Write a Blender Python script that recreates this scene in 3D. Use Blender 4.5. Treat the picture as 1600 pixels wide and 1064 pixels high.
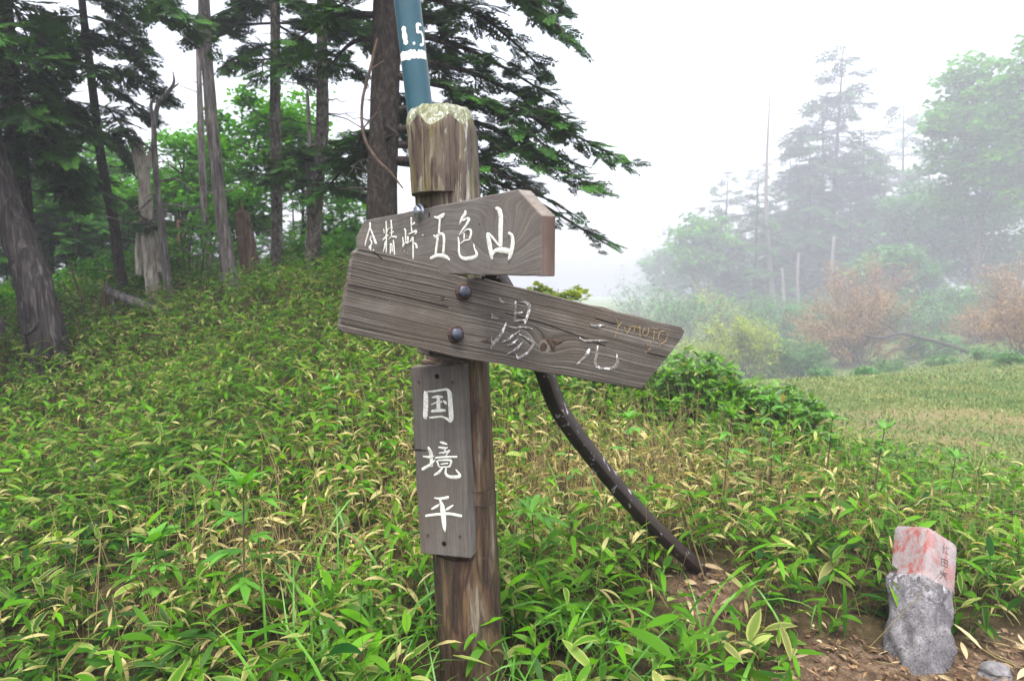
import bpy, bmesh, math, random
import numpy as np
from mathutils import Vector, Matrix

rng = np.random.default_rng(7)
random.seed(7)
for o in list(bpy.data.objects):
    bpy.data.objects.remove(o)
scene = bpy.context.scene
COL = scene.collection
rad = math.radians

# ------------------------------------------------------------------ camera, sky, sun, exposure
F = 1067.0
PITCH = math.atan(97 / F)
CAM = np.array([0.0, 0.0, 1.05])
cd = bpy.data.cameras.new('camera')
cam = bpy.data.objects.new('camera', cd)
COL.objects.link(cam)
cam.location = CAM
cam.rotation_euler = (rad(90) - PITCH, 0, 0)
cd.sensor_width = 36
cd.lens = 36 * F / 1600
cd.clip_start = 0.02
cd.clip_end = 3000
cd.dof.use_dof = True
cd.dof.focus_distance = 1.62
cd.dof.aperture_fstop = 6.0
scene.camera = cam

SUN_EL, SUN_AZ = rad(68), rad(190)      # azimuth clockwise from +Y
world = bpy.data.worlds.new('World')
scene.world = world
world.use_nodes = True
wn, wl = world.node_tree.nodes, world.node_tree.links
wn.clear()
sky = wn.new('ShaderNodeTexSky')
sky.sky_type = 'NISHITA'
sky.sun_disc = False
sky.sun_elevation = SUN_EL
sky.sun_rotation = SUN_AZ
sky.air_density = 1.0
sky.dust_density = 6.0
hs = wn.new('ShaderNodeHueSaturation')
hs.inputs['Saturation'].default_value = 0.40
bg = wn.new('ShaderNodeBackground')
bg.inputs['Strength'].default_value = 0.15
wo = wn.new('ShaderNodeOutputWorld')
wl.new(sky.outputs[0], hs.inputs['Color'])
wl.new(hs.outputs[0], bg.inputs['Color'])
wl.new(bg.outputs[0], wo.inputs['Surface'])

sd = bpy.data.lights.new('sun', 'SUN')
sun = bpy.data.objects.new('sun', sd)
COL.objects.link(sun)
sd.energy = 1.5
sd.angle = rad(25)
sd.color = (1.0, 0.96, 0.9)
sv = Vector((math.sin(SUN_AZ) * math.cos(SUN_EL), math.cos(SUN_AZ) * math.cos(SUN_EL), math.sin(SUN_EL)))
sun.rotation_euler = (-sv).to_track_quat('-Z', 'Y').to_euler()

scene.render.engine = 'CYCLES'
vs = scene.view_settings
vs.view_transform = 'Standard'
vs.look = 'None'
vs.exposure = 1.9
vs.gamma = 1.0
vs.use_curve_mapping = False
cy = scene.cycles
cy.use_denoising = True
cy.denoiser = 'OPENIMAGEDENOISE'
cy.max_bounces = 6
cy.diffuse_bounces = 3
cy.glossy_bounces = 2
cy.transmission_bounces = 3
cy.volume_bounces = 2
cy.caustics_reflective = False
cy.caustics_refractive = False
cy.sample_clamp_indirect = 4
HAZE_DENSITY = 0.0050

# ------------------------------------------------------------------ geometry helpers
def at(px, py, Y):
    """world point at depth Y along a direction given on a 1600 x 1064 frame"""
    c, s = math.cos(PITCH), math.sin(PITCH)
    a, b = (px - 800) / F, (532 - py) / F
    d = np.array([a, c + b * s, -s + b * c])
    return CAM + d * (Y / d[1])

def ray(px, py):
    c, s = math.cos(PITCH), math.sin(PITCH)
    a, b = (px - 800) / F, (532 - py) / F
    return np.array([a, c + b * s, -s + b * c])

class MB:
    def __init__(self):
        self.V, self.Q, self.T, self.C, self.n = [], [], [], [], 0
    def add(self, V, faces, col=None):
        V = np.asarray(V, float).reshape(-1, 3)
        faces = np.asarray(faces, int)
        (self.Q if faces.shape[1] == 4 else self.T).append(faces + self.n)
        self.V.append(V)
        if col is None:
            col = np.zeros((len(V), 4))
        col = np.asarray(col, float)
        if col.ndim == 1:
            col = np.repeat(col[None], len(V), 0)
        self.C.append(col)
        self.n += len(V)
        return self.n - len(V)
    def faces(self, f):
        f = np.asarray(f, int)
        (self.Q if f.shape[1] == 4 else self.T).append(f)
    def mesh(self, name, mat, origin=(0, 0, 0), smooth=True):
        V = np.concatenate(self.V) - np.asarray(origin)
        C = np.concatenate(self.C)
        Q = np.concatenate(self.Q) if self.Q else np.zeros((0, 4), int)
        T = np.concatenate(self.T) if self.T else np.zeros((0, 3), int)
        me = bpy.data.meshes.new(name)
        me.vertices.add(len(V))
        me.vertices.foreach_set('co', V.astype(np.float32).ravel())
        nl = Q.size + T.size
        me.loops.add(nl)
        me.loops.foreach_set('vertex_index', np.concatenate([Q.ravel(), T.ravel()]).astype(np.int32))
        me.polygons.add(len(Q) + len(T))
        starts = np.concatenate([np.arange(len(Q)) * 4, Q.size + np.arange(len(T)) * 3]).astype(np.int32)
        me.polygons.foreach_set('loop_start', starts)
        me.update(calc_edges=True)
        at_ = me.attributes.new('col', 'FLOAT_COLOR', 'POINT')
        at_.data.foreach_set('color', C.astype(np.float32).ravel())
        if smooth:
            me.polygons.foreach_set('use_smooth', np.ones(len(me.polygons), bool))
        for m in (mat if isinstance(mat, (list, tuple)) else [mat]):
            me.materials.append(m)
        return me
    def build(self, name, mat, parent=None, origin=(0, 0, 0), smooth=True):
        o = bpy.data.objects.new(name, self.mesh(name, mat, origin, smooth))
        COL.objects.link(o)
        if parent is not None:
            o.parent = parent
        return o

def tag(o, label, cat, group=None, kind=None):
    o['label'] = label
    o['category'] = cat
    if group:
        o['group'] = group
    if kind:
        o['kind'] = kind
    return o

def thing(name, loc, label, cat, group=None):
    o = bpy.data.objects.new(name, None)
    o.empty_display_size = 0.1
    COL.objects.link(o)
    o.location = loc
    return tag(o, label, cat, group)

def norm(v):
    v = np.asarray(v, float)
    return v / (np.linalg.norm(v, axis=-1, keepdims=True) + 1e-12)

def smooth_path(P, k=4):
    """Catmull-Rom through rows of P (any number of columns)"""
    P = np.asarray(P, float)
    if len(P) < 3:
        t = np.linspace(0, 1, k + 1)[:, None]
        return P[0] * (1 - t) + P[-1] * t
    E = np.vstack([2 * P[0] - P[1], P, 2 * P[-1] - P[-2]])
    out = []
    for i in range(1, len(E) - 2):
        p0, p1, p2, p3 = E[i - 1], E[i], E[i + 1], E[i + 2]
        for t in np.arange(k) / k:
            out.append(0.5 * (2 * p1 + (p2 - p0) * t + (2 * p0 - 5 * p1 + 4 * p2 - p3) * t * t + (3 * p1 - p0 - 3 * p2 + p3) * t ** 3))
    out.append(P[-1])
    return np.array(out)

def tube(mb, P, R, ns=6, col=(0, 0, 0, 0), cap=True, rough=0.0, flare=None):
    P = np.asarray(P, float)
    n = len(P)
    R = np.broadcast_to(np.asarray(R, float), (n,))
    T = norm(np.gradient(P, axis=0))
    ref = np.array([0, 0, 1.0]) if abs(T[:, 2]).mean() < 0.8 else np.array([1.0, 0, 0])
    A = norm(np.cross(T, ref))
    B = np.cross(T, A)
    th = np.arange(ns) / ns * 2 * math.pi
    rr = R[:, None] * np.ones(ns)
    if rough:
        ph = rng.uniform(0, 6.28, 3)
        lob = 1 + rough * (0.5 * np.sin(3 * th + ph[0])[None] + 0.35 * np.sin(5 * th + ph[1])[None]
                           + 0.4 * np.sin(2 * th[None] + np.linspace(0, 5, n)[:, None] + ph[2]))
        rr = rr * (lob + rough * 0.4 * rng.normal(size=(n, ns)))
    V = P[:, None] + rr[..., None] * (np.cos(th)[None, :, None] * A[:, None] + np.sin(th)[None, :, None] * B[:, None])
    i = np.arange(n - 1)[:, None]
    j = np.arange(ns)[None]
    q = np.stack([i * ns + j, i * ns + (j + 1) % ns, (i + 1) * ns + (j + 1) % ns, (i + 1) * ns + j], -1).reshape(-1, 4)
    off = mb.add(V.reshape(-1, 3), q, col)
    if cap:
        k = mb.add(np.array([P[-1] + T[-1] * R[-1] * 0.3]), np.zeros((0, 4), int), np.asarray(col, float))
        e = off + (n - 1) * ns
        jj = np.arange(ns)
        mb.faces(np.stack([e + jj, e + (jj + 1) % ns, np.full(ns, k)], -1))

def scatter(mb, TV, TF, loc, X, Y, Z, scale, col):
    """copies of a small template (TV, TF) on frames (X, Y, Z); col: (N,4) per copy or (N,K,4)"""
    N, K = len(loc), len(TV)
    if N == 0:
        return
    s = np.broadcast_to(np.asarray(scale, float), (N,))[:, None, None]
    V = loc[:, None] + s * (TV[None, :, 0, None] * X[:, None] + TV[None, :, 1, None] * Y[:, None] + TV[None, :, 2, None] * Z[:, None])
    Fc = (TF[None] + (np.arange(N) * K)[:, None, None]).reshape(-1, TF.shape[1])
    col = np.asarray(col, float)
    if col.ndim == 2:
        col = np.repeat(col[:, None], K, 1)
    mb.add(V.reshape(-1, 3), Fc, col.reshape(-1, 4))

# ------------------------------------------------------------------ materials
def newmat(name):
    m = bpy.data.materials.new(name)
    m.use_nodes = True
    nt = m.node_tree
    nt.nodes.clear()
    out = nt.nodes.new('ShaderNodeOutputMaterial')
    return m, nt, out

class N:
    """tiny node helper"""
    def __init__(self, nt):
        self.nt = nt
    def new(self, t, **kw):
        n = self.nt.nodes.new(t)
        for k, v in kw.items():
            setattr(n, k, v)
        return n
    def link(self, a, b):
        self.nt.links.new(a, b)
    def setin(self, sock, v):
        if isinstance(v, bpy.types.NodeSocket):
            self.link(v, sock)
        else:
            if isinstance(v, (tuple, list)) and len(v) == 3 and sock.type == 'RGBA':
                v = (*v, 1)
            sock.default_value = v
    def coord(self, scale=(1, 1, 1), kind='Object', rot=(0, 0, 0)):
        tc = self.new('ShaderNodeTexCoord')
        mp = self.new('ShaderNodeMapping')
        mp.inputs['Scale'].default_value = scale
        mp.inputs['Rotation'].default_value = rot
        self.link(tc.outputs[kind], mp.inputs['Vector'])
        return mp.outputs[0]
    def noise(self, vec, scale=1, detail=4, rough=0.55, dist=0.0):
        n = self.new('ShaderNodeTexNoise')
        if vec is not None:
            self.link(vec, n.inputs['Vector'])
        n.inputs['Scale'].default_value = scale
        n.inputs['Detail'].default_value = detail
        n.inputs['Roughness'].default_value = rough
        n.inputs['Distortion'].default_value = dist
        return n.outputs['Fac']
    def ramp(self, fac, stops):
        r = self.new('ShaderNodeValToRGB')
        cr = r.color_ramp
        while len(cr.elements) < len(stops):
            cr.elements.new(0.5)
        for e, (p, c) in zip(cr.elements, stops):
            e.position = p
            e.color = (c, c, c, 1) if isinstance(c, (int, float)) else (*c, 1)
        self.link(fac, r.inputs[0])
        return r.outputs[0]
    def mix(self, fac, a, b, blend='MIX'):
        n = self.new('ShaderNodeMix', data_type='RGBA', blend_type=blend)
        self.setin(n.inputs[0], fac)
        self.setin(n.inputs[6], a)
        self.setin(n.inputs[7], b)
        return n.outputs[2]
    def math(self, op, a, b=0.0, clamp=False):
        n = self.new('ShaderNodeMath', operation=op, use_clamp=clamp)
        self.setin(n.inputs[0], a)
        self.setin(n.inputs[1], b)
        return n.outputs[0]
    def attr(self, name='col'):
        a = self.new('ShaderNodeAttribute', attribute_name=name)
        s = self.new('ShaderNodeSeparateColor')
        self.link(a.outputs['Color'], s.inputs[0])
        return s.outputs[0], s.outputs[1], s.outputs[2], a.outputs['Alpha']
    def bump(self, h, strength=0.3, dist=0.01):
        b = self.new('ShaderNodeBump')
        b.inputs['Strength'].default_value = strength
        b.inputs['Distance'].default_value = dist
        self.link(h, b.inputs['Height'])
        return b.outputs[0]
    def bsdf(self, base, rough=0.7, normal=None, spec=0.4, metal=0.0):
        p = self.new('ShaderNodeBsdfPrincipled')
        self.setin(p.inputs['Base Color'], base)
        self.setin(p.inputs['Roughness'], rough)
        self.setin(p.inputs['Specular IOR Level'], spec)
        self.setin(p.inputs['Metallic'], metal)
        if normal is not None:
            self.link(normal, p.inputs['Normal'])
        return p.outputs[0]

def leaf_mat(name, dark, light, rough=0.45, trans=0.3, dry=(0.47, 0.40, 0.19), edge=None, spec=0.35, tcol=1.5):
    m, nt, out = newmat(name)
    g = N(nt)
    r, d, e, a = g.attr()
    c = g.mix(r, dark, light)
    if edge is not None:
        ef = g.ramp(e, [(0.50, 0.0), (0.90, 1.0)])
        ef = g.math('MULTIPLY', ef, g.ramp(d, [(0.040, 0.02), (0.060, 0.8)]))
        c = g.mix(g.math('MULTIPLY', ef, 0.75), c, edge)
    c = g.mix(d, c, g.mix(g.ramp(r, [(0.1, 0.0), (0.75, 1.0)]), tuple(x * k for x, k in zip(dry, (0.5, 0.42, 0.38))), dry))
    b = g.bsdf(c, rough, None, spec)
    t = g.new('ShaderNodeBsdfTranslucent')
    tc = g.mix(1.0, c, (tcol, tcol, tcol * 0.4), 'MULTIPLY')
    g.link(tc, t.inputs['Color'])
    ms = g.new('ShaderNodeMixShader')
    ms.inputs[0].default_value = trans
    g.link(b, ms.inputs[1])
    g.link(t.outputs[0], ms.inputs[2])
    g.link(ms.outputs[0], out.inputs[0])
    return m

def bark_mat(name, cols, vscale=(9, 9, 1.2), bump=0.6, lichen=None):
    m, nt, out = newmat(name)
    g = N(nt)
    v = g.coord(vscale)
    n1 = g.noise(v, 3, 8, 0.65, 0.4)
    n2 = g.noise(g.coord((4.5, 4.5, 2.6)), 2.0, 7, 0.65)
    c = g.ramp(n1, [(0.32, cols[0]), (0.5, cols[1]), (0.68, cols[2])])
    if lichen:
        c = g.mix(g.ramp(n2, [(0.52, 0.0), (0.66, 0.8)]), c, lichen)
    else:
        c = g.mix(g.ramp(n2, [(0.45, 0.0), (0.75, 0.6)]), c, cols[0])
    g.link(g.bsdf(c, 0.9, g.bump(n1, bump, 0.03), 0.2), out.inputs[0])
    return m

M = {}
GREEN_EDGE = (0.40, 0.40, 0.13)
M['sasa'] = leaf_mat('sasa_leaf', (0.004, 0.044, 0.002), (0.088, 0.262, 0.002), 0.5, 0.44, edge=GREEN_EDGE, spec=0.14)
M['culm'] = leaf_mat('sasa_culm', (0.035, 0.045, 0.012), (0.11, 0.095, 0.038), 0.6, 0.1, dry=(0.30, 0.235, 0.10))
M['grass'] = leaf_mat('grass_blade', (0.05, 0.17, 0.02), (0.11, 0.28, 0.03), 0.4, 0.4)
M['meadow'] = leaf_mat('meadow_leaf', (0.028, 0.085, 0.014), (0.105, 0.17, 0.03), 0.6, 0.25, dry=(0.30, 0.24, 0.11))
M['litter'] = leaf_mat('dead_leaf', (0.045, 0.022, 0.012), (0.19, 0.115, 0.055), 0.6, 0.1, dry=(0.36, 0.29, 0.17))
M['shrub'] = leaf_mat('shrub_leaf', (0.018, 0.075, 0.006), (0.105, 0.25, 0.012), 0.42, 0.36, spec=0.5)
M['fir'] = leaf_mat('fir_needles', (0.004, 0.018, 0.004), (0.034, 0.118, 0.010), 0.6, 0.18, spec=0.15, dry=(0.2, 0.07, 0.02))
M['fir_green'] = leaf_mat('young_fir_needles', (0.008, 0.042, 0.006), (0.040, 0.145, 0.012), 0.6, 0.22, spec=0.15)
M['maple'] = leaf_mat('maple_leaf', (0.026, 0.12, 0.005), (0.075, 0.235, 0.009), 0.6, 0.42, spec=0.15)
M['wood_green'] = leaf_mat('broad_leaf', (0.018, 0.085, 0.018), (0.055, 0.19, 0.03), 0.5, 0.35)
M['azalea_yellow'] = leaf_mat('yellow_green_leaf', (0.13, 0.20, 0.010), (0.25, 0.30, 0.015), 0.55, 0.4)
M['azalea_red'] = leaf_mat('reddish_leaf', (0.13, 0.075, 0.04), (0.24, 0.15, 0.05), 0.6, 0.3)
M['bark_dark'] = bark_mat('dark_bark', [(0.010, 0.007, 0.006), (0.030, 0.023, 0.018), (0.075, 0.062, 0.048)], (14, 14, 6))
M['bark_grey'] = bark_mat('grey_bark', [(0.018, 0.014, 0.011), (0.072, 0.060, 0.050), (0.18, 0.16, 0.135)], (13, 13, 6), 0.9, lichen=(0.25, 0.25, 0.21))
M['dead_grey'] = bark_mat('weathered_dead_wood', [(0.028, 0.023, 0.021), (0.135, 0.118, 0.112), (0.30, 0.272, 0.258)], (13, 13, 1.3), 0.9)
M['dead_dark'] = bark_mat('dark_weathered_wood', [(0.010, 0.008, 0.008), (0.045, 0.038, 0.037), (0.15, 0.135, 0.132)], (12, 12, 0.7), 0.9)
M['dead_pale'] = bark_mat('bleached_dead_wood', [(0.13, 0.11, 0.085), (0.42, 0.375, 0.31), (0.62, 0.57, 0.5)], (10, 10, 2.0), 0.9)
M['dead_brown'] = bark_mat('rotting_wood', [(0.03, 0.018, 0.01), (0.10, 0.065, 0.04), (0.18, 0.13, 0.095)], (12, 12, 1.0), 0.8)
M['twig'] = bark_mat('twig_bark', [(0.04, 0.028, 0.02), (0.09, 0.06, 0.045), (0.13, 0.09, 0.07)], (8, 8, 8), 0.2)

def wood_board(name, dark, mid, light, fine=75.0, figure=0.0, bump=0.35, vertical=False, knot=None, lines=0.5):
    m, nt, out = newmat(name)
    g = N(nt)
    base = g.coord((1.0, 1.0, 1.0))
    sep = g.new('ShaderNodeSeparateXYZ')
    g.link(base, sep.inputs[0])
    along, across, dep = (sep.outputs[2], sep.outputs[0], sep.outputs[1]) if vertical else (sep.outputs[0], sep.outputs[2], sep.outputs[1])
    def vec(a, b, c):
        k = g.new('ShaderNodeCombineXYZ')
        g.setin(k.inputs[0], a); g.setin(k.inputs[1], b); g.setin(k.inputs[2], c)
        return k.outputs[0]
    warp = g.noise(vec(g.math('MULTIPLY', along, 3.0), g.math('MULTIPLY', across, 6.0), dep), 1.0, 3, 0.5)
    acr = g.math('ADD', across, g.math('MULTIPLY', g.math('SUBTRACT', warp, 0.5), 0.012 + figure))
    if knot:
        for (ku, kv, amp, sig) in knot:
            da = g.math('MULTIPLY', g.math('SUBTRACT', along, ku), 0.62)
            dc = g.math('SUBTRACT', across, kv)
            d2 = g.math('ADD', g.math('MULTIPLY', da, da), g.math('MULTIPLY', dc, dc))
            acr = g.math('ADD', acr, g.math('MULTIPLY', g.math('POWER', 2.718, g.math('MULTIPLY', d2, -1.0 / sig ** 2)), amp))
    dd = g.math('MULTIPLY', dep, 25.0)
    ridge = g.noise(vec(g.math('MULTIPLY', along, 0.9), g.math('MULTIPLY', acr, fine), dd), 1.0, 2, 0.5)
    ridge2 = g.noise(vec(g.math('MULTIPLY', along, 1.6), g.math('MULTIPLY', acr, fine * 2.6), dd), 1.0, 2, 0.5)
    grain = g.noise(vec(g.math('MULTIPLY', along, 9.0), g.math('MULTIPLY', acr, 480.0), g.math('MULTIPLY', dep, 60.0)), 1.0, 4, 0.6)
    broad = g.noise(vec(g.math('MULTIPLY', along, 2.0), g.math('MULTIPLY', acr, 22.0), dd), 1.0, 4, 0.6)
    blot = g.noise(base, 11.0, 6, 0.65)
    h = g.math('ADD', g.math('ADD', g.math('MULTIPLY', ridge, 0.40 * lines * 2), g.math('MULTIPLY', ridge2, 0.30 * lines * 2)), g.math('ADD', g.math('MULTIPLY', grain, 0.35), g.math('MULTIPLY', broad, 0.45)))
    mid_h = 0.5 * (0.70 * lines * 2 + 0.80)
    hh = g.math('ADD', g.math('SUBTRACT', h, mid_h), 0.5)
    c = g.ramp(hh, [(0.28, dark), (0.50, mid), (0.74, light)])
    c = g.mix(g.ramp(blot, [(0.42, 0.0), (0.70, 0.55)]), c, tuple(x * 0.55 for x in mid))
    c = g.mix(g.ramp(g.noise(base, 5.0, 4, 0.6), [(0.5, 0.0), (0.72, 0.35)]), c, (mid[0] * 1.25, mid[1] * 1.05, mid[2] * 0.85))
    crack = g.ramp(ridge, [(0.22, 1.0), (0.27, 0.0)])
    c = g.mix(crack, c, (0.03, 0.024, 0.02))
    speck = g.ramp(g.noise(base, 300.0, 2, 0.5), [(0.66, 0.0), (0.76, 0.6)])
    c = g.mix(speck, c, tuple(min(1, x * 1.4) for x in light))
    pit = g.ramp(g.noise(base, 170.0, 2, 0.5), [(0.24, 0.8), (0.30, 0.0)])
    c = g.mix(pit, c, tuple(x * 0.5 for x in dark))
    g.link(g.bsdf(c, 0.85, g.bump(hh, bump, 0.005), 0.2), out.inputs[0])
    return m

def post_mat():
    m, nt, out = newmat('old_log')
    g = N(nt)
    v = g.coord((1, 1, 1))
    n1 = g.noise(g.coord((34, 34, 3.2)), 1.0, 5, 0.6, 0.6)
    n2 = g.noise(g.coord((55, 55, 9)), 1.0, 5, 0.62, 0.8)
    n3 = g.noise(g.coord((22, 22, 5)), 1.0, 4, 0.55, 0.9)
    n4 = g.noise(g.coord((160, 160, 8)), 1.0, 4, 0.6)
    r, d, e, a = g.attr()            # r: cut facet with paint, e: height 0..1
    up = g.ramp(n1, [(0.30, (0.026, 0.018, 0.014)), (0.43, (0.070, 0.055, 0.030)), (0.54, (0.125, 0.107, 0.066)), (0.62, (0.20, 0.185, 0.14)), (0.67, (0.42, 0.41, 0.37))])
    low = g.ramp(n1, [(0.36, (0.009, 0.006, 0.005)), (0.45, (0.034, 0.019, 0.012)), (0.53, (0.105, 0.060, 0.028)), (0.60, (0.085, 0.062, 0.042)), (0.70, (0.20, 0.165, 0.13))])
    c = g.mix(g.ramp(e, [(0.55, 0.0), (0.8, 1.0)]), low, up)
    moss = g.math('MULTIPLY', g.ramp(n3, [(0.46, 0.0), (0.6, 0.75)]), g.ramp(e, [(0.5, 0.15), (0.85, 1.0)]))
    c = g.mix(moss, c, (0.105, 0.085, 0.022))
    var = g.ramp(n2, [(0.52, 0.0), (0.56, 0.85)])
    c = g.mix(var, c, (0.045, 0.027, 0.020))
    flake = g.ramp(n3, [(0.38, 0.9), (0.42, 0.0)])
    c = g.mix(flake, c, (0.028, 0.014, 0.010))
    drip = g.math('MULTIPLY', g.ramp(g.noise(g.coord((75, 75, 1.5)), 1.0, 2, 0.4), [(0.5, 0.0), (0.55, 0.8)]), g.ramp(e, [(0.8, 0.0), (0.97, 1.0)]))
    c = g.mix(drip, c, (0.072, 0.052, 0.042))
    crk = g.ramp(g.noise(g.coord((26, 26, 0.8)), 1.0, 3, 0.5), [(0.492, 0.0), (0.5, 1.0), (0.508, 0.0)])
    c = g.mix(crk, c, (0.02, 0.014, 0.01))
    paint = g.ramp(g.noise(g.coord((60, 60, 45)), 1.0, 5, 0.7, 1.5), [(0.38, (0.055, 0.062, 0.024)), (0.50, (0.125, 0.135, 0.075)), (0.58, (0.19, 0.20, 0.15)), (0.64, (0.52, 0.53, 0.51))])
    c = g.mix(r, c, paint)
    h = g.math('ADD', g.math('MULTIPLY', n1, 0.5), g.math('ADD', g.math('MULTIPLY', n2, 0.3), g.math('MULTIPLY', n4, 0.3)))
    ro = g.math('SUBTRACT', 0.78, g.math('MULTIPLY', var, 0.3))
    g.link(g.bsdf(c, ro, g.bump(h, 0.7, 0.012), 0.35), out.inputs[0])
    return m
M['post'] = post_mat()

def simple(name, base, rough=0.6, spec=0.4, metal=0.0, var=0.25, nscale=30, bump=0.1, chip=None):
    m, nt, out = newmat(name)
    g = N(nt)
    n = g.noise(g.coord((1, 1, 1)), nscale, 5, 0.6)
    c = g.mix(g.ramp(n, [(0.35, 0.0), (0.7, 1.0)]), tuple(x * (1 - var) for x in base), tuple(min(1, x * (1 + var)) for x in base))
    if chip:
        n2 = g.noise(g.coord((1, 1, 0.45)), chip[1], 4, 0.7, 0.5)
        c = g.mix(g.ramp(n2, [(chip[2], 0.0), (chip[2] + 0.03, 1.0)]), c, chip[0])
    g.link(g.bsdf(c, rough, g.bump(n, bump, 0.01), spec, metal), out.inputs[0])
    return m
M['white_paint'] = simple('white_lettering_paint', (0.60, 0.60, 0.54), 0.7, 0.2, 0, 0.2, 140, 0.4, ((0.17, 0.15, 0.14), 160, 0.66))
M['worn_groove'] = simple('worn_white_groove', (0.165, 0.153, 0.147), 0.7, 0.3, 0, 0.4, 120, 0.5, ((0.55, 0.55, 0.57), 75, 0.545))
M['yellow_scratch'] = simple('yellow_scratch', (0.235, 0.165, 0.07), 0.7, 0.3, 0, 0.2, 90, 0.1)
M['blue_pole'] = simple('blue_green_paint', (0.010, 0.060, 0.085), 0.36, 0.5, 0, 0.12, 12, 0.05, ((0.035, 0.05, 0.05), 30, 0.60))
M['pole_mark'] = simple('chipped_white_paint', (0.72, 0.72, 0.68), 0.5, 0.4, 0, 0.08, 60, 0.1)
M['brace'] = simple('dark_brown_steel', (0.017, 0.010, 0.009), 0.55, 0.3, 0.0, 0.35, 22, 0.15, ((0.27, 0.25, 0.28), 34, 0.61))
M['zinc'] = simple('zinc_bolt', (0.42, 0.46, 0.52), 0.3, 0.5, 0.9, 0.15, 60, 0.1)
M['rust_bolt'] = simple('dark_blue_bolt', (0.055, 0.06, 0.085), 0.4, 0.5, 0.4, 0.4, 50, 0.2, ((0.06, 0.13, 0.05), 70, 0.6))
M['washer'] = simple('rusty_washer', (0.05, 0.028, 0.022), 0.7, 0.3, 0.2, 0.4, 70, 0.3)
M['hole'] = simple('dark_hole', (0.012, 0.009, 0.008), 0.9, 0.1)
M['screw'] = simple('rusty_screw', (0.06, 0.04, 0.034), 0.6, 0.4, 0.4, 0.4, 200, 0.2)
M['wire'] = simple('black_wire', (0.025, 0.02, 0.02), 0.5, 0.4, 0.3)
M['knot'] = simple('dark_knot', (0.055, 0.038, 0.028), 0.8, 0.2, 0, 0.5, 120, 0.3)
M['knot_ring'] = simple('pale_knot_ring', (0.13, 0.115, 0.10), 0.8, 0.2, 0, 0.25, 120, 0.3)
M['crack'] = simple('open_crack', (0.018, 0.014, 0.012), 0.9, 0.1)

def stone_mat():
    m, nt, out = newmat('granite_with_red_paint')
    g = N(nt)
    r, d, e, a = g.attr()
    v = g.coord((1, 1, 1))
    n1 = g.noise(v, 18, 8, 0.7)
    n2 = g.noise(v, 190, 3, 0.6)
    c = g.ramp(n1, [(0.3, (0.040, 0.038, 0.043)), (0.5, (0.098, 0.094, 0.102)), (0.7, (0.20, 0.192, 0.2))])
    c = g.mix(g.ramp(n2, [(0.36, 0.75), (0.46, 0.0)]), c, (0.035, 0.033, 0.038))
    c = g.mix(g.ramp(n2, [(0.60, 0.0), (0.70, 0.4)]), c, (0.32, 0.31, 0.32))
    c2 = g.mix(0.55, c, (0.30, 0.25, 0.25))
    red = g.ramp(g.noise(g.coord((1, 1, 0.5)), 24, 6, 0.7, 0.5), [(0.47, 0.0), (0.60, 0.9)])
    c2 = g.mix(g.math('MULTIPLY', red, d), c2, (0.23, 0.045, 0.034))
    c = g.mix(r, c, c2)
    lich = g.math('MULTIPLY', g.ramp(g.noise(v, 45, 5, 0.7), [(0.53, 0.0), (0.6, 0.75)]), g.math('MULTIPLY', g.ramp(e, [(0.45, 0.0), (0.62, 1.0)]), g.math('SUBTRACT', 1.0, r)))
    c = g.mix(lich, c, (0.34, 0.33, 0.36))
    h = g.math('ADD', g.math('MULTIPLY', n1, 0.6), g.math('MULTIPLY', n2, 0.3))
    g.link(g.bsdf(c, 0.9, g.bump(h, 0.6, 0.012), 0.2), out.inputs[0])
    return m
M['stone'] = stone_mat()
M['rock_dark'] = simple('dark_granite_groove', (0.095, 0.082, 0.085), 0.9, 0.2, 0, 0.5, 120, 0.3)
M['rock'] = simple('grey_rock', (0.12, 0.115, 0.12), 0.9, 0.2, 0, 0.4, 25, 0.5)

def ground_mat():
    m, nt, out = newmat('forest_floor')
    g = N(nt)
    soil, mead, e, a = g.attr()
    v = g.coord((1, 1, 1))
    n1 = g.noise(v, 2.2, 8, 0.65)
    n2 = g.noise(v, 30, 6, 0.7)
    n3 = g.noise(v, 130, 3, 0.6)
    c = g.ramp(n2, [(0.3, (0.014, 0.011, 0.006)), (0.55, (0.042, 0.032, 0.015)), (0.75, (0.09, 0.07, 0.034))])
    cs = g.ramp(n2, [(0.3, (0.024, 0.016, 0.010)), (0.5, (0.070, 0.046, 0.029)), (0.72, (0.16, 0.115, 0.078))])
    cs = g.mix(g.ramp(n3, [(0.6, 0.0), (0.7, 0.6)]), cs, (0.28, 0.21, 0.13))
    cm = g.ramp(g.noise(v, 1.2, 8, 0.7), [(0.38, (0.035, 0.075, 0.014)), (0.55, (0.075, 0.105, 0.026)), (0.72, (0.17, 0.14, 0.07))])
    cm = g.mix(g.ramp(n3, [(0.4, 0.0), (0.7, 0.4)]), cm, (0.06, 0.09, 0.02))
    c = g.mix(soil, c, cs)
    c = g.mix(mead, c, cm)
    c = g.mix(g.math('MULTIPLY', e, g.ramp(n1, [(0.32, 0.2), (0.58, 0.9)])), c, (0.17, 0.125, 0.07))
    h = g.math('ADD', n2, g.math('MULTIPLY', n3, 0.4))
    g.link(g.bsdf(c, 0.95, g.bump(h, 0.6, 0.03), 0.1), out.inputs[0])
    return m
M['ground'] = ground_mat()

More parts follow.
